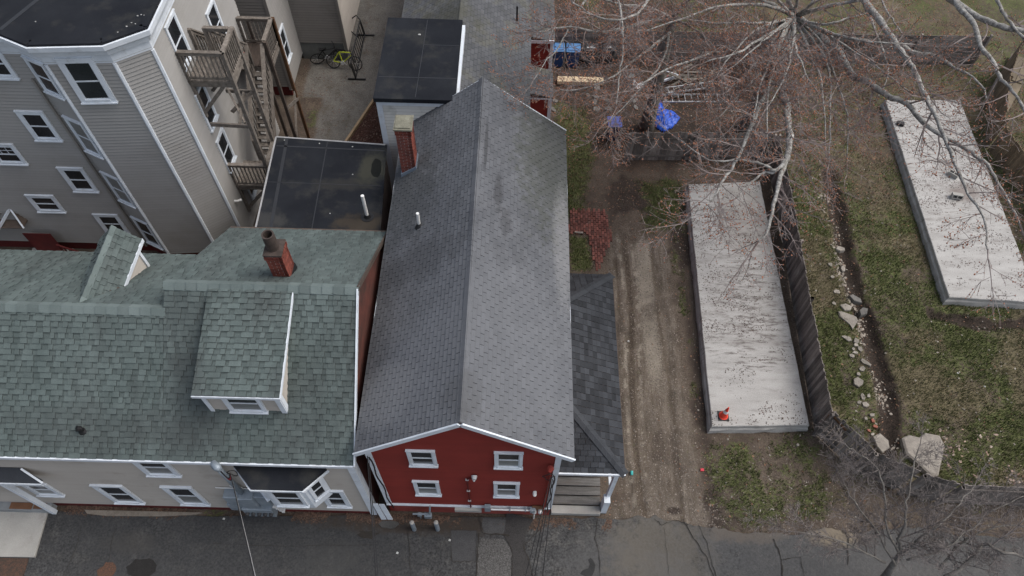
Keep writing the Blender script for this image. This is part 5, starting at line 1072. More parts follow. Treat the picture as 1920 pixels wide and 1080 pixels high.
wheelie(1045, 121, 'bluebin', 'bluelid', 'blue recycling bin nearest the red lean-to', rz=.05); wheelie(1072, 122, 'bluebin', 'bluelid', 'blue recycling bin second from the red lean-to', w_=.58, rz=-.03)
wheelie(1104, 120, 'greybin', 'greybin', 'dark grey bin with pale lid lettering next to the blue bins', w_=.6, prt=True); wheelie(1135, 120, 'greybin', 'greybin', 'dark grey bin farthest from the red lean-to', w_=.6, prt=True)
wheelie(1147, 258, 'navy', 'violetlid', 'navy bin with violet blue lid standing alone left of the fence', w_=.52, h_=.9, rz=.03, group='navy bin')
t = thing('lumber_stack', (2.8, 25.55, 0), 'stack of fresh pale lumber boards on the ground', 'lumber')
for k in range(3):
    for l in range(2): b = MB(); b.box(1.78+.01*k, 3.86-.01*l, 25.42+k*.12, 25.53+k*.12, .06+l*.09, .14+l*.09); b.build('board', M['lumber'], t)
b = MB(); b.prism([(1.85, 26.0), (3.3, 26.05), (3.35, 26.45), (1.8, 26.5)], 0, .05); tag(b.build('ground_mat', pm('brown_mat', (.075, .055, .045), None, 5, .95)), 'flat brown mat behind the lumber stack', 'mat')
def rock(px, py, sx, sy, h_, rz, mat, label, group=None, seed=0, name='stone', z=-.02, pts=None, tiltv=.0):
    q = at(px, py, 0); r = random.Random(seed); n_ = r.choice((5, 5, 6)) if name == 'stone' else 6; P = pts or [(sx*math.cos(2*math.pi*i/n_+.3)*(r.uniform(.7, 1.2)), sy*math.sin(2*math.pi*i/n_+.3)*r.uniform(.7, 1.2)) for i in range(n_)]
    b = MB(); n_ = len(P); lo_ = [(x*1.03, y*1.03, -.06) for x, y in P]; mid = [(x, y, h_*.75+r.uniform(-.01, .01)) for x, y in P]; top = [(x*.9, y*.9, h_+x*tiltv) for x, y in P]
    b.rnd = r.random(); b.add(lo_+mid+top, [(k*n_+j, k*n_+(j+1) % n_, (k+1)*n_+(j+1) % n_, (k+1)*n_+j) for k in range(2) for j in range(n_)]+[tuple(2*n_+j for j in range(n_))])
    o = b.build(name, M[mat], local=True); o.location = (q.x, q.y, z); o.rotation_euler = (r.uniform(-.12, .12), r.uniform(-.12, .12), rz); tag(o, label, 'stone', group); return o
bs = [(12.72, 9.0), (13.0, 9.12), (13.3, 9.05), (13.55, 9.22), (13.98, 9.12), (14.02, 8.8), (13.8, 8.35), (13.62, 8.05), (13.45, 7.72), (13.2, 7.7), (12.95, 8.1), (12.68, 8.45)]; bs.reverse()
rock(0, 0, 0, 0, .16, 0, 'stone', 'largest pale stone slab lying on the grass above the alley fence', seed=1, pts=[(x-13.3, y-8.5) for x, y in bs], name='stone_slab').location = (13.3, 8.5, .02)
rock(1650, 833, .28, .30, .13, .1, 'stone', 'medium pale square stone slab left of the largest slab', seed=5, name='stone_slab')
rock(1590, 600, .1, .1, .1, 0, 'stone', 'pale chevron shaped stone lying in the trench', seed=8, pts=[(.3, .12), (.32, -.05), (.05, -.42), (-.03, -.2), (-.3, .1), (-.32, .32), (-.2, .33)], name='stone_slab')
TS = [(1575, 468, .17, .13), (1586, 577, .16, .22), (1602, 560, .28, .15), (1618, 585, .25, .16), (1556, 497, .1, .1), (1580, 505, .1, .12), (1569, 548, .1, .14), (1563, 570, .09, .09), (1588, 635, .1, .22), (1605, 640, .13, .12), (1604, 648, .09, .08), (1612, 655, .11, .12), (1604, 662, .12, .07), (1597, 668, .08, .1), (1622, 680, .24, .1), (1615, 692, .15, .1), (1609, 702, .1, .08), (1608, 718, .18, .17), (1617, 745, .14, .09), (1628, 743, .07, .1), (1622, 760, .12, .12), (1610, 755, .07, .1), (1634, 779, .12, .08), (1636, 790, .1, .07), (1640, 800, .1, .07), (1622, 785, .07, .07), (1628, 808, .08, .06), (1635, 815, .09, .06), (1560, 520, .08, .08), (1600, 655, .06, .08), (1495, 835, .05, .05), (1805, 455, .1, .08)]
for i, (px, py, sx, sy) in enumerate(TS):
    mt_ = 'redstone' if i in (23, 24, 26) else ('stonedk' if i in (2, 3) else 'stone')
    lb = {0: 'pale rounded boulder at the head of the trench right of the fence', 2: 'dark grey broken slab in the trench, farther one', 3: 'dark grey broken slab in the trench, nearer one', 14: 'long flat tan stone lying across the trench', 17: 'large tan stone midway down the trench', 31: 'small stone on the grass left of the right slab'}.get(i, 'small broken red brick piece at the near end of the trench' if mt_ == 'redstone' else 'small pale rubble stone in the row along the trench')
    rock(px, py, sx*1.0, sy*1.0, .05+.3*min(sx, sy), i*1.3, mt_, lb, 'rubble stones along the trench', seed=i+20)
for i, (px, py, sx, sy) in enumerate([(1120, 165, .16, .2), (1132, 172, .15, .15), (1102, 180, .16, .11), (1118, 183, .18, .13), (1135, 187, .14, .16), (1115, 192, .25, .12), (1119, 205, .18, .2), (1141, 205, .2, .18), (1190, 190, .2, .1), (1192, 202, .17, .09), (1150, 178, .1, .12), (1036, 205, .12, .2), (1041, 190, .13, .14)]):
    rock(px, py, sx, sy, .07, i*.9, 'stonedk', {0: 'grey flagstone at the far end of the flagstone heap', 2: 'pale grey flagstone at the left of the flagstone heap'}.get(i, 'grey broken flagstone in the heap by the lumber'), 'flagstone heap', seed=i+60, name='flagstone')
# plastic sheet, tub, tarp
def crumple(name, outline, mat, label, cat, hgt=.25, seed=1, res=16):
    xs = [p[0] for p in outline]; ys = [p[1] for p in outline]; n_ = res*2
    gx_ = np.linspace(min(xs), max(xs), n_); gy_ = np.linspace(min(ys), max(ys), n_); XX, YY = np.meshgrid(gx_, gy_, indexing='ij')
    d = sdpoly(XX, YY, outline); hz_ = np.clip(d*2.2, 0, 1)**.5*hgt*(.35+1.1*fbm(XX, YY, 2.2, seed))+.10*np.abs(fbm(XX, YY, 6, seed+9)-.5)*2*np.clip(d*6, 0, 1)+.015
    b = MB(); idx = -np.ones((n_, n_), int)
    step = max(gx_[1]-gx_[0], gy_[1]-gy_[0]); keep = d > -step*.3
    for i in range(n_):
        for j in range(n_):
            if keep[i, j]: idx[i, j] = len(b.v); b.v.append((XX[i, j], YY[i, j], hz_[i, j] if d[i, j] > 0 else .01))
    for i in range(n_-1):
        for j in range(n_-1):
            c = [idx[i, j], idx[i+1, j], idx[i+1, j+1], idx[i, j+1]]
            if min(c) >= 0: b.face(tuple(int(k) for k in c))
    return tag(b.build(name, mat), label, cat)
crumple('tarp', pxs([(1236, 182), (1246, 205), (1262, 212), (1276, 222), (1262, 240), (1244, 249), (1232, 243), (1221, 230), (1230, 220), (1229, 200)]), M['tarp'], 'crumpled bright blue tarp on the ground by the fence', 'tarp', .3, 3, 20)
crumple('plastic_sheet', pxs([(1173, 136), (1183, 140), (1190, 150), (1196, 158), (1204, 153), (1211, 156), (1208, 163), (1195, 169), (1186, 160), (1184, 150), (1174, 142)]), M['sheet'], 'crumpled white plastic sheet beside a dark tub', 'plastic sheet', .12, 4, 14)
q = at(1177, 158, 0); tb2 = thing('round_tub', q, 'round dark grey tub next to the white sheet', 'tub'); b = MB(); b.tube([(0, 0, 0), (0, 0, .55)], [.2, .25], 18); b.build('body', M['greybin'], tb2, local=True); b = MB(); b.tube([(0, 0, .55), (0, 0, .58)], [.27, .26], 18); b.build('lid', pm('tub_lid', (.11, .11, .105), None, 3, .6), tb2, local=True)
t = thing('broken_chair_frame', at(1255, 148, 0), 'red and white bent frame piece lying left of the scrap wood', 'frame')
b = MB(); b.bar(at(1242, 152, .25), at(1270, 143, .3), .05, .12); b.bar(at(1272, 141, .3), at(1250, 134, .25), .04, .05); b.build('white_bar', M['white'], t); b = MB(); b.prism(pxs([(1243, 150), (1252, 141), (1256, 143), (1250, 151)], .2), .1, .2); b.build('red_panel', M['redcup'], t)
def ladder(p, q, w_, n_, label, z=.3):
    p, q = Vector((p[0], p[1], z)), Vector((q[0], q[1], z)); d = (q-p); L_ = d.length; d.normalize(); s_ = Vector((-d.y, d.x, 0)); t = thing('ladder', p, label, 'ladder')
    for k in (0, 1): b = MB(); b.bar(p+s_*w_*k, q+s_*w_*k, .03, .07); b.build('side_rail', M['alu'], t)
    for i in range(n_): c = p+d*(L_*(i+.5)/n_); b = MB(); b.tube([c, c+s_*w_], .016, 6); b.build('rung', M['alu'], t)
a_, c_ = at(1243, 191, .3), at(1390, 191, .3); ladder(a_, c_, .46, 12, 'long aluminium ladder lying flat in front of the scrap wood')
a_, c_ = at(1250, 175, .45), at(1345, 163, .45); ladder(a_, c_, .34, 9, 'shorter aluminium ladder lying slanted behind the long one', .45)
r = random.Random(12)
for i in range(34):
    cx_, cy_ = r.uniform(1262, 1392), r.uniform(133, 166); ang = r.choice((r.uniform(-.35, .25), r.uniform(.4, .8), r.uniform(-.7, -.4))); l_ = r.uniform(.7, 2.2); z_ = .08+r.random()*.45; q = at(cx_, cy_, z_); dx_, dy_ = math.cos(ang)*l_/2, math.sin(ang)*l_/2
    b = MB(); b.rnd = r.random(); b.bar((q.x-dx_, q.y-dy_, z_+r.uniform(-.08, .08)), (q.x+dx_, q.y+dy_, z_+r.uniform(-.08, .08)), r.choice((.06, .09, .13)), .035); tag(b.build('scrap_board', M['oldwood']), 'grey scrap board in the jumbled wood heap behind the ladders', 'board', 'scrap wood heap')
for i in range(16):
    q = at(r.uniform(1185, 1420), r.uniform(128, 190), .05); a = r.uniform(0, 3.1); l_ = r.uniform(.3, .9)
    b = MB(); b.rnd = r.random(); b.bar((q.x-math.cos(a)*l_/2, q.y-math.sin(a)*l_/2, .05), (q.x+math.cos(a)*l_/2, q.y+math.sin(a)*l_/2, .07), r.choice((.05, .08)), .03); tag(b.build('scrap_stick', M['oldwood']), 'loose short scrap stick on the soil around the wood heap', 'stick', 'loose scrap sticks')
# bits on the ground
def small(name, px, py, mat, label, cat, geo):
    q = at(px, py, 0); b = MB(); geo(b); o = b.build(name, M[mat], local=True); o.location = q+Vector((0, 0, .0)); return tag(o, label, cat)
small('plastic_cup', 1184, 888, 'aqua', 'small aqua plastic cup on the dirt beside the porch', 'cup', lambda b: b.tube([(0, -.06, .05), (0, .06, .05)], [.04, .05], 10))
small('plastic_scrap', 1316, 882, 'redcup', 'small red plastic scrap on the gravel by the slab', 'litter', lambda b: b.prism([(-.06, -.04), (.06, -.03), (.05, .05), (-.05, .04)], 0, .06))
small('white_stick', 1086, 438, 'stone', 'pale stick lying at the corner of the brick patio', 'stick', lambda b: b.tube([(-.18, .01, .08), (.14, -.02, .08)], [.03, .04], 7))
for i, (px, py, lb) in enumerate([(843, 1013, 'white paper scrap on the alley in front of the red house'), (966, 969, 'white scrap on the alley near the foundation weeds'), (1409, 806, 'white scrap beneath the near edge of the slab'), (420, 973, 'white scrap in the leaves below the meter bank'), (1178, 640, 'grey white scrap on the driveway beside the porch roof'), (1845, 725, 'white scrap on the far lawn right of the trench'), (1110, 138, 'tiny white scrap beside the lumber'), (745, 1037, 'white scrap on the alley left of the bollards'), (1795, 700, 'pale scrap on the lawn')]):
    s_ = (1.6 if i == 2 else 1.); small('litter', px, py, 'paper', lb, 'litter', lambda b: b.prism([(-.035*s_, -.02), (.03*s_, -.035), (.04*s_, .02), (-.015, .035)], 0, .03))
# wooden garden edging beside the mulch
b = MB(); b.bar((-7.12, 21.5, .06), (-6.1, 24.6, .06), .1, .14); tag(b.build('timber_edging', pm('tan_timber', (.30, .215, .13), None, 3, .8, fine=.15)), 'tan timber edging between the path and the mulch bed', 'timber')
# debris filled gap beside flat roof is the strip of ground between the walls
# bike rack and bikes
rk = thing('bike_rack', (-7.4, 27.2, 0), 'black steel bike rack standing on the path', 'bike rack')
pa, pb = at(675, 37, .85), at(657, 120, .85); g0, g1 = Vector((pa.x+.1, pa.y, .05)), Vector((pb.x+.1, pb.y, .05))
b = MB(); b.tube([pa, pb], .028, 8); b.build('top_rail', M['black'], rk); b = MB(); b.tube([g0, g1], .028, 8); b.build('bottom_rail', M['black'], rk)
for i in range(11): u_ = (i+.5)/11; b = MB(); b.tube([pa.lerp(pb, u_), g0.lerp(g1, u_)], .018, 6); b.build('bar', M['black'], rk)
for g_ in (g0, g1): b = MB(); b.bar(g_+Vector((-.35, 0, -.03)), g_+Vector((.45, 0, -.03)), .07, .04); b.build('foot', M['black'], rk)
for g_, p_ in ((g0, pa), (g1, pb)): b = MB(); b.tube([g_, p_], .028, 8); b.build('upright', M['black'], rk)
b = MB(); b.tube([pa, pa+Vector((-.2, .25, .05)), pa+Vector((-.55, .05, -.1)), pa+Vector((-.5, -.35, -.3)), pa+Vector((-.1, -.5, -.6))], .03, 8); b.build('hoop', M['black'], rk)
def bike(loc, rz, tilt, mat, label):
    t = thing('bicycle', loc, label, 'bicycle', 'parked bicycles'); t.rotation_euler = (tilt, 0, rz)
    def wheel(x, nm):
        b = MB(); b.tube([(x+.31*math.cos(a), 0, .33+.31*math.sin(a)) for a in np.linspace(0, 2*math.pi, 25)], .022, 6, False)
        w_ = b.build('wheel', M['black'], t, local=True); b = MB()
        for k in range(8): a = k*math.pi/4; b.tube([(x, 0, .33), (x+.3*math.cos(a), 0, .33+.3*math.sin(a))], .004, 3)
        b.tube([(x, -.03, .33), (x, .03, .33)], .025, 8); b.build('spokes', M['alu'], w_, local=True)
    wheel(-.5, 'r'); wheel(.52, 'f')
    b = MB(); P_ = dict(r=(-.5, 0, .33), bb=(-.06, 0, .3), s=(-.2, 0, .78), h=(.34, 0, .8), h2=(.36, 0, .7), f=(.52, 0, .33))
    for a_, c_ in (('r', 'bb'), ('r', 's'), ('bb', 's'), ('bb', 'h2'), ('s', 'h')): b.tube([P_[a_], P_[c_]], .024, 7)
    b.build('frame', M[mat], t, local=True)
    b = MB(); b.tube([(.33, 0, .9), (.36, 0, .7), (.52, 0, .33)], .02, 6); b.tube([(.3, -.28, .97), (.36, -.1, .93), (.36, .1, .93), (.3, .28, .97)], .016, 6); b.build('fork_and_handlebar', M['black'], t, local=True)
    b = MB(); b.prism([(-.34, -.07), (-.2, -.06), (-.02, -.02), (-.02, .02), (-.2, .06), (-.34, .07)], .86, .91); b.tube([(-.2, 0, .75), (-.21, 0, .87)], .015, 6); b.build('saddle', M['black'], t, local=True)
    b = MB(); b.tube([(-.06, -.05, .3), (-.06, .05, .3)], .09, 12); b.tube([(-.06, .06, .3), (.08, .09, .2)], .012, 5); b.tube([(-.06, -.06, .3), (-.2, -.09, .4)], .012, 5); b.build('crank', M['alu'], t, local=True)
q = at(640, 130, 0); bike((q.x+.15, q.y, .0), -.12, -.35, 'lime', 'lime yellow bicycle leaning by the bike rack'); q = at(618, 118, 0); bike((q.x-.02, q.y+.1, .0), .35, .2, 'black', 'black bicycle behind the lime yellow one')
# ================================================================== TREES
def tree(name, label, trunk, trunk_r, limbs, seed, dens=1., buds=True, mat_l='bark', mat_t='twig', mat_trunk='barkdk', sublen=1.9, budn=1., loc=None, upb=.25, maxb=60000, tw=1., u0=.12):
    r = random.Random(seed); t = thing(name, loc or trunk[0], label, 'tree')
    b = MB(); b.tube(trunk, trunk_r, 12); b.build('trunk', M[mat_trunk], t, smooth=True)
    tv = MB(); bud_pts = []
    def rv(): return Vector((r.gauss(0, 1), r.gauss(0, 1), r.gauss(0, 1)))
    def grow(p, d, L_, rad, depth, out):
        k = max(3, int(L_/.22)); pts = [p.copy()]; dd = d.normalized(); cur = p.copy()
        for i in range(k):
            dd = (dd+rv()*.13+Vector((0, 0, upb*.12))).normalized(); cur = cur+dd*(L_/k); pts.append(cur.copy())
        rads = [max(rad*(1-.75*i/k), .0045*tw) for i in range(k+1)]
        out.rnd = r.random(); out.tube(pts, rads, 4 if depth < 2 else 3, False)
        if buds and depth >= 2:
            for q in range(2, k+1):
                if r.random() < .75*budn: bud_pts.append(pts[q]+rv()*.012)
        if depth < 3:
            m = int((2.2+L_*2.6)*dens*(1 if depth < 2 else .75)+r.random())
            for i in range(m):
                u_ = .18+.82*(i+r.random())/m; j = min(k-1, int(u_*k)); base = pts[j]; sd_ = (pts[j+1]-pts[j]).normalized(); side = rv(); side = (side-sd_*side.dot(sd_)).normalized()
                side.z *= .55
                grow(base, (sd_*.75+side*.8).normalized(), L_*(.38+.22*r.random())*(1.1-u_*.4), max(rads[j]*.6, .006*tw), depth+1, out)
    for (px, r0, r1, sub) in limbs:
        P = [Vector(p) for p in px]
        # smooth the surveyed polyline
        Q = []
        for i in range(len(P)-1):
            a = P[max(i-1, 0)]; c = P[i]; d = P[i+1]; e = P[min(i+2, len(P)-1)]
            for k in range(4):
                u_ = k/4; Q.append(.5*((2*c)+(d-a)*u_+(2*a-5*c+4*d-e)*u_*u_+(3*c-a-3*d+e)*u_**3)+rv()*.015)
        Q.append(P[-1]); n_ = len(Q); rad = [r0+(r1-r0)*(i/(n_-1))**.8 for i in range(n_)]; rad = [x*(1+.12*math.sin(i*2.1+seed)) for i, x in enumerate(rad)]
        b = MB(); b.tube(Q, rad, 8); b.build('branch', M[mat_l], t, smooth=True)
        tot = sum((Q[i+1]-Q[i]).length for i in range(n_-1)); m = int(tot*sub*dens)
        for i in range(m):
            u_ = u0+(1-u0)*(i+r.random())/max(m, 1); j = min(n_-2, int(u_*(n_-1))); sd_ = (Q[j+1]-Q[j]).normalized(); side = rv(); side = (side-sd_*side.dot(sd_)).normalized(); side.z = side.z*.45-.12
            grow(Q[j], (sd_*.6+side).normalized(), sublen*(.45+.6*r.random())*(1.15-.45*u_), min(rad[j]*.5, .028), 1, tv)
        grow(Q[-1], (Q[-1]-Q[-2]), sublen*.7, r1, 1, tv)
    tag(tv.build('twigs', M[mat_t], t), kind='stuff')
    if buds and bud_pts:
        if len(bud_pts) > maxb: r.shuffle(bud_pts); bud_pts = bud_pts[:maxb]
        A = np.array([tuple(p) for p in bud_pts]); n_ = len(A); g = np.random.default_rng(seed); s_ = (.009+.017*g.random(n_))[:, None, None]
        octa = np.array([(1, 0, 0), (-1, 0, 0), (0, 1, 0), (0, -1, 0), (0, 0, 1.3), (0, 0, -1)], float); V = (A[:, None, :]+octa[None]*s_).reshape(-1, 3)
        ff = np.array([(0, 2, 4), (2, 1, 4), (1, 3, 4), (3, 0, 4), (2, 0, 5), (1, 2, 5), (3, 1, 5), (0, 3, 5)]); F = (ff[None]+np.arange(n_)[:, None, None]*6).reshape(-1, 3)
        me = bpy.data.meshes.new('buds'); fill_mesh(me, V, F); me.materials.append(M['bud']); a = me.attributes.new('rnd', 'FLOAT', 'FACE'); a.data.foreach_set('value', np.repeat(g.random(n_), 8).astype(np.float32))
        o = bpy.data.objects.new('buds', me); COL.objects.link(o); adopt(o, t); tag(o, kind='stuff')
    print(name, 'twig faces', len(tv.f), 'buds', len(bud_pts))
    return t
def LP(pts, z0, z1, zm=None):
    n_ = len(pts); out = []
    for i, p in enumerate(pts):
        u_ = i/(n_-1); z = z0+(z1-z0)*u_+((zm or 0)*math.sin(math.pi*u_)); out.append(at(p[0], p[1], z))
    return out
HZ = 5.8; hub = (1490, 32)
big = [
 (LP([hub, (1475, 105), (1466, 155), (1474, 200), (1480, 255), (1474, 300), (1462, 332), (1454, 372), (1440, 428), (1420, 456)], HZ, 7.4, 1.), .17, .025, 1.6),
 (LP([(1474, 300), (1455, 321), (1430, 325), (1405, 345), (1380, 372)], 7.9, 7.6), .06, .02, 1.6),
 (LP([(1455, 321), (1420, 305), (1380, 299), (1330, 300), (1275, 262)], 7.9, 8.1), .045, .012, 1.8),
 (LP([hub, (1530, 60), (1552, 80), (1578, 104), (1597, 140), (1628, 154), (1665, 180), (1700, 195), (1735, 232), (1790, 268), (1842, 302), (1872, 345), (1912, 420)], HZ, 7.2, .6), .17, .03, 1.5),
 (LP([(1600, -30), (1630, 15), (1652, 42), (1680, 82), (1700, 112), (1720, 145), (1742, 195), (1764, 238), (1788, 300), (1814, 362), (1845, 410), (1852, 468)], 7.5, 8.8, .4), .13, .018, 1.5),
 (LP([(1680, 82), (1720, 100), (1755, 105), (1790, 128), (1832, 150), (1850, 185)], 7.9, 8.2), .09, .02, 1.5),
 (LP([(1780, -20), (1800, 15), (1822, 40), (1840, 85), (1862, 118), (1878, 150), (1905, 180), (1940, 240)], 8.5, 9.2), .10, .03, 1.3),
 (LP([(1775, -10), (1810, 18), (1860, 42), (1895, 55), (1935, 58)], 7.6, 8.0), .12, .08, 1.2),
 (LP([hub, (1440, 55), (1400, 72), (1350, 92), (1300, 112), (1245, 132), (1200, 160)], HZ, 7.8, .5), .09, .018, 2.2),
 (LP([hub, (1455, 70), (1425, 105), (1400, 140), (1370, 165)], HZ, 7.4, .4), .08, .015, 2.),
 (LP([hub, (1462, 105), (1440, 165), (1415, 220), (1385, 295), (1358, 335), (1335, 372), (1290, 412)], HZ, 8.0, .8), .10, .014, 2.),
 (LP([hub, (1508, 75), (1523, 112), (1536, 140), (1545, 200), (1547, 270)], HZ, 6.6, .8), .07, .02, 1.8),
 (LP([hub, (1520, 75), (1548, 110), (1557, 160), (1556, 240), (1555, 300)], HZ, 6.4, .8), .07, .02, 1.8),
 (LP([hub, (1545, 85), (1560, 130), (1578, 180), (1590, 230), (1588, 290)], HZ, 6.4, .8), .06, .015, 1.8),
 (LP([hub, (1470, 20), (1420, 8), (1350, 12), (1280, 35), (1200, 60)], HZ, 7.6, .5), .09, .02, 2.2),
 (LP([hub, (1450, 10), (1380, -20), (1300, -30), (1220, -10)], HZ, 7.6, .5), .08, .02, 2.),
 (LP([hub, (1475, -10), (1480, -60), (1500, -120)], HZ, 9.), .1, .04, 1.2),
 (LP([hub, (1540, 15), (1610, 0), (1680, -20)], HZ, 7.5, .5), .1, .03, 1.4),
 (LP([(1620, 10), (1650, 80), (1665, 140), (1640, 190)], 6.5, 6.5, .3), .05, .015, 2.),
 (LP([(1865, -20), (1880, 20), (1900, 50), (1930, 85)], 8, 8.), .06, .04, 1.2),
 (LP([(1645, -20), (1662, 20), (1672, 35), (1690, 70), (1650, 100), (1610, 120)], 7, 6.5), .04, .012, 2.),
]
fan = []
rf = random.Random(4)
for k in range(24):
    a = math.radians(rf.uniform(188, 345)) if k < 20 else math.radians(rf.uniform(20, 160)); l_ = rf.uniform(130, 300)*(1 if k < 20 else .6); bend = rf.uniform(-.25, .25)
    pts_ = [hub]+[(hub[0]+8*math.cos(a)+l_*u_*math.cos(a+bend*u_*2)*.95, hub[1]-l_*u_*math.sin(a+bend*u_*2)*.95+rf.uniform(-4, 4)) for u_ in (.2, .45, .7, 1.)]
    fan.append((LP(pts_, HZ, rf.uniform(6.6, 8.4), rf.uniform(.3, .9)), rf.uniform(.05, .085), .015, 1.5))
tr0 = at(1398, 243, 0); hb = at(*hub, HZ)
tree('bare_maple_tree', 'large bare grey maple with red buds spreading over the yards at the upper right', [tr0-Vector((0, 0, .2)), tr0+Vector((0, 0, .3)), tr0.lerp(hb, .5)+Vector((0, 0, .2)), hb], [.42, .33, .27, .2], big+fan, 11, dens=.95, maxb=50000, sublen=2.3, tw=1.1, budn=1.1, u0=.34)
t2 = at(1212, 240, 0); top2 = at(1262, 35, 6.)
left = [
 (LP([(1262, 35), (1200, 45), (1130, 60), (1070, 50), (1010, 60)], 6.0, 7.5, .4), .09, .02, 2.2),
 (LP([(1262, 35), (1290, 0), (1340, -40)], 6., 8.), .09, .03, 1.5),
 (LP([(1262, 35), (1215, 15), (1150, 5), (1090, -20)], 6., 7.5), .07, .02, 2.),
 (LP([(1255, 60), (1220, 90), (1180, 120), (1140, 150), (1095, 165), (1040, 172)], 5.6, 6.8, .5), .06, .012, 2.2),
 (LP([(1255, 60), (1245, 110), (1215, 150), (1165, 205), (1130, 235)], 5.6, 6.6, .6), .05, .012, 2.),
 (LP([(1262, 35), (1310, 60), (1350, 110), (1340, 160)], 6., 6.8, .3), .06, .012, 2.),
 (LP([(1150, -30), (1163, 10), (1168, 60), (1167, 105), (1160, 150), (1156, 200)], 8.0, 7.6), .05, .012, 2.),
 (LP([(1230, -20), (1195, 25), (1150, 38), (1100, 22), (1060, -10)], 8.0, 8.4), .05, .02, 2.),
 (LP([(1110, -20), (1075, 40), (1050, 85), (1020, 120), (1000, 150)], 7.5, 7.0), .04, .012, 2.2),
]
tree('bare_tree_by_fence', 'bare tree with a smooth grey trunk rising beside the blue tarp', [t2-Vector((0, 0, .2)), t2+Vector((0, 0, .4)), t2.lerp(top2, .5), top2], [.36, .30, .24, .15], left, 23, dens=1.2, mat_trunk='barkdk', maxb=34000, sublen=2.1, tw=1.15, budn=1.2)
sh = at(1688, 1040, 3.6); s0 = at(1640, 1110, 0)
small_l = [
 (LP([(1690, 1040), (1686, 1010), (1698, 975), (1702, 930), (1712, 880), (1725, 835)], 3.6, 5.2, .2), .045, .012, 2.8),
 (LP([(1690, 1040), (1665, 1000), (1660, 940), (1645, 880), (1600, 845), (1575, 828)], 3.6, 5.0, .3), .04, .010, 2.8),
 (LP([(1690, 1040), (1720, 1015), (1760, 985), (1800, 945), (1830, 905)], 3.6, 4.8, .3), .04, .01, 2.8),
 (LP([(1660, 1055), (1610, 1030), (1560, 1010), (1510, 1000), (1455, 990)], 3.4, 4.4, .3), .03, .008, 2.2),
 (LP([(1680, 1060), (1640, 990), (1600, 940), (1580, 900)], 3.4, 4.6, .3), .03, .008, 2.8),
 (LP([(1700, 1050), (1760, 1035), (1810, 1000), (1860, 960), (1920, 930)], 3.4, 4.4, .2), .03, .01, 2.6),
 (LP([(1770, 1085), (1810, 1060), (1845, 1022), (1870, 1032), (1930, 1045)], 3.4, 4.4, .2), .055, .03, 1.6),
 (LP([(1760, 1070), (1800, 1020), (1835, 1000), (1880, 985), (1930, 990)], 3.4, 4.2, .2), .035, .015, 2.),
]
tree('bare_shrub_tree', 'small bare grey tree at the lower right over the alley edge', [s0-Vector((0, 0, .1)), s0.lerp(sh, .5), sh], [.13, .1, .07], small_l, 31, dens=2.2, buds=False, mat_l='barkdk', mat_t='twiggrey', sublen=1.2, mat_trunk='barkdk', loc=(s0.x, s0.y, 0), tw=.85)
# ================================================================== GROUND COVER (uncountable)
def scatter(n, x0, x1, y0, y1, fn, seed):
    g = np.random.default_rng(seed); x = g.uniform(x0, x1, n); y = g.uniform(y0, y1, n); p = fn(x, y); k = g.random(n) < p; return x[k], y[k], g
ex_ = lambda x, y: (sdpoly(x, y, SLAB1) < .02) & (sdpoly(x, y, SLAB2) < .02)
x, y, g = scatter(620000, 1.4, 23, 5.8, 33, lambda x, y: np.clip(ground_masks(x, y)[0]*1.1-.05+(fbm(x, y, 4, 130)-.5)*1.6, 0, 1)*(ground_masks(x, y)[0] > .08)*ex_(x, y)*ss(34, 10, y), 5)
m_ = ground_masks(x, y); dry = m_[3]; n_ = len(x); z = ground_z(x, y); a = g.uniform(0, 6.28, n_); h_ = g.uniform(.04, .13, n_); wd = .008+.006*g.random(n_); ln = g.uniform(0, .06, n_); la = g.uniform(0, 6.28, n_)
V = np.zeros((n_, 3, 3)); V[:, 0] = np.stack([x-np.cos(a)*wd, y-np.sin(a)*wd, z-.01], -1); V[:, 1] = np.stack([x+np.cos(a)*wd, y+np.sin(a)*wd, z-.01], -1); V[:, 2] = np.stack([x+np.cos(la)*ln, y+np.sin(la)*ln, z+h_], -1)
me = bpy.data.meshes.new('grass'); fill_mesh(me, V.reshape(-1, 3), np.arange(n_*3).reshape(-1, 3)); at_ = me.attributes.new('dry', 'FLOAT', 'FACE'); at_.data.foreach_set('value', np.clip(dry*.65+g.normal(0, .3, n_)+.10, 0, 1).astype(np.float32))
gm_ = bpy.data.materials.new('grass_blades'); gm_.use_nodes = True; t = gm_.node_tree; L = t.links.new; B = t.nodes['Principled BSDF']; B.inputs['Roughness'].default_value = .8; B.inputs['Specular IOR Level'].default_value = .2
aa = nn(t, 'ShaderNodeAttribute', attribute_name='dry'); cr = nn(t, 'ShaderNodeValToRGB'); cr.color_ramp.elements[0].color = (.060, .082, .022, 1); cr.color_ramp.elements[1].color = (.22, .19, .12, 1); e = cr.color_ramp.elements.new(.45); e.color = (.105, .125, .045, 1)
L(aa.outputs['Fac'], cr.inputs[0]); L(cr.outputs[0], B.inputs['Base Color']); me.materials.append(gm_)
o = bpy.data.objects.new('grass', me); COL.objects.link(o); tag(o, 'short patchy spring grass with dry straw on the lawns', 'grass', kind='stuff'); print('grass', n_)
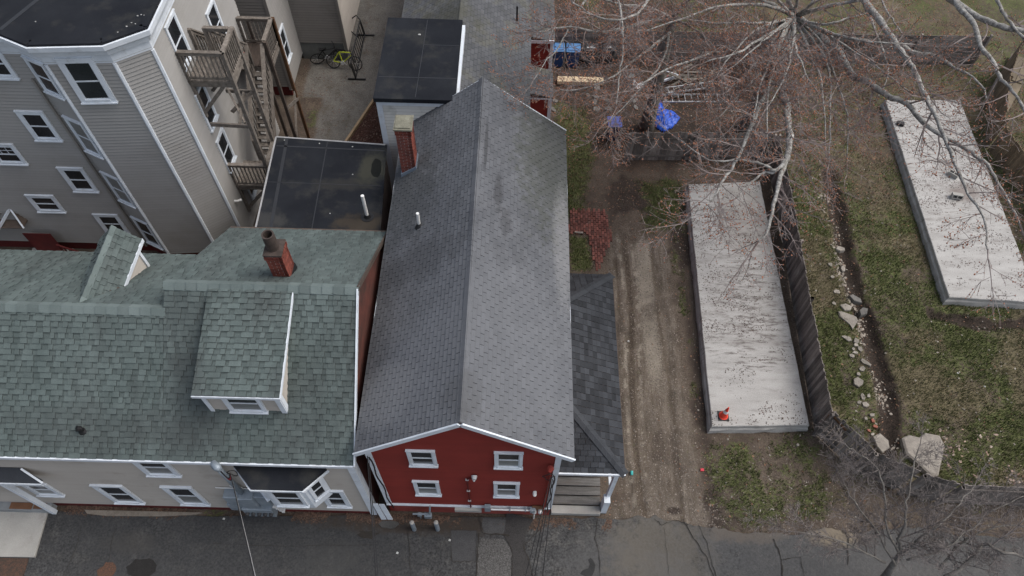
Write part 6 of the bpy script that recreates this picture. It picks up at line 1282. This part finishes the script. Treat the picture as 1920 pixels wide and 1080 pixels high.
def bits(name, x, y, z, size, mat, label, cat, seed, flat=.5, group=None):
    g = np.random.default_rng(seed); n_ = len(x); s_ = size[0]+(size[1]-size[0])*g.random(n_)**2.5
    base = np.array([(1, 0, 0), (.2, .9, 0), (-.8, .5, 0), (-.7, -.6, 0), (.3, -.9, 0), (.0, .05, 1.)], float); a = g.uniform(0, 6.28, n_); ca, sa = np.cos(a), np.sin(a)
    ex = g.uniform(.6, 1.3, n_); Vx = base[None, :, 0]*ex[:, None]; Vy = base[None, :, 1]/ex[:, None]; Vz = base[None, :, 2]*flat
    V = np.stack([(Vx*ca[:, None]-Vy*sa[:, None])*s_[:, None]+x[:, None], (Vx*sa[:, None]+Vy*ca[:, None])*s_[:, None]+y[:, None], Vz*s_[:, None]+z[:, None]], -1).reshape(-1, 3)
    ff = np.array([(0, 1, 5), (1, 2, 5), (2, 3, 5), (3, 4, 5), (4, 0, 5)]); F = (ff[None]+np.arange(n_)[:, None, None]*6).reshape(-1, 3)
    me = bpy.data.meshes.new(name); fill_mesh(me, V, F); me.materials.append(mat); at_ = me.attributes.new('rnd', 'FLOAT', 'FACE'); at_.data.foreach_set('value', np.repeat(g.random(n_), 5).astype(np.float32))
    o = bpy.data.objects.new(name, me); COL.objects.link(o); return tag(o, label, cat, kind='stuff')
x, y, g = scatter(60000, 2.8, 11.5, 6.0, 19, lambda x, y: np.clip(ground_masks(x, y)[1]*.55+.06+.25*ss(8.8, 6.2, y)*(x > 6), 0, 1)*ex_(x, y)*(y > road_edge(x)+.02)*(x > 3.2), 6)
bits('gravel', x, y, ground_z(x, y), (.008, .030), pm('gravel_stones', (.18, .155, .132), (.105, .087, .072), 6, .9, pv=.6, fine=.1), 'loose gravel stones spread over the dirt driveway', 'gravel', 3)
x, y, g = scatter(90000, 1.4, 23, 6.2, 33, lambda x, y: np.clip(.05+.55*ss(14, 22, y)+.18*ground_masks(x, y)[2], 0, 1)*ex_(x, y)*(1-.7*ground_masks(x, y)[1]), 8)
bits('fallen_leaves', x, y, ground_z(x, y)+.01, (.012, .04), pm('dead_leaf', (.17, .095, .06), (.10, .062, .042), 6, .95, pv=.5), 'dead brown leaves and fallen buds scattered over the yards', 'leaves', 4, .25)
x, y, g = scatter(9000, 6.2, 20, 6.2, 26, lambda x, y: (.25+.75*(fbm(x, y, 1.2, 90) > .56))*.35*ex_(x, y), 9)
bits('pale_pebbles', x, y, ground_z(x, y)+.01, (.012, .045), M['stone'], 'pale pebbles scattered in the grass and soil', 'pebbles', 7)
x, y, g = scatter(5000, 11.9, 13.0, 8.6, 19.5, lambda x, y: ss(.38, .05, np.abs(x-12.42+(fbm(x*0, y, .6, 5)-.5)*.5))*(fbm(x, y, 1.5, 99) > .45)*.35, 21)
bits('rubble', x, y, ground_z(x, y)+.01, (.02, .085), pm('rubble_stone', (.30, .265, .22), (.2, .17, .14), 6, .9, pv=.35), 'small broken stone rubble strewn along the trench', 'rubble', 17, .45)
x, y, g = scatter(900, 14.0, 16.5, 7.3, 9.4, lambda x, y: (fbm(x, y, 1.5, 98) > .5)*.3, 22)
bits('brick_rubble', x, y, ground_z(x, y)+.01, (.02, .07), pm('brick_rubble', (.26, .15, .11), (.3, .26, .22), 3, .9, pv=.35), 'reddish brick rubble in the grass right of the largest stone slab', 'rubble', 18, .4)
x, y, g = scatter(30000, -13.3, 3.2, 5.72, 6.16, lambda x, y: np.clip(ss(.32, .0, 6.12-y+(fbm(x, y, 3, 77)-.5)*.3)*.9, 0, 1)*(fbm(x, y, 1.2, 79) > .42), 10)
bits('wall_foot_debris', x, y, x*0+.022, (.01, .035), pm('dead_leaf_dark', (.10, .06, .042), (.055, .04, .03), 6, .95, pv=.5), 'leaf debris gathered along the foot of the house walls', 'leaves', 5, .3)
x, y, g = scatter(9000, -9.8, -4.3, 21.3, 30, lambda x, y: .15+.6*ground_masks(x, y)[5]+.2*(x < -8.4), 11)
bits('yard_debris', x, y, x*0-.02, (.012, .04), pm('mulch_chip', (.07, .036, .028), (.12, .09, .07), 3, .95, pv=.5), 'bark mulch and leaf debris in the rear yard', 'mulch', 6, .4)
x, y, g = scatter(4000, -4.1, -3.75, 8.5, 17, lambda x, y: x*0+.5, 12)
print('objects', len(bpy.data.objects))
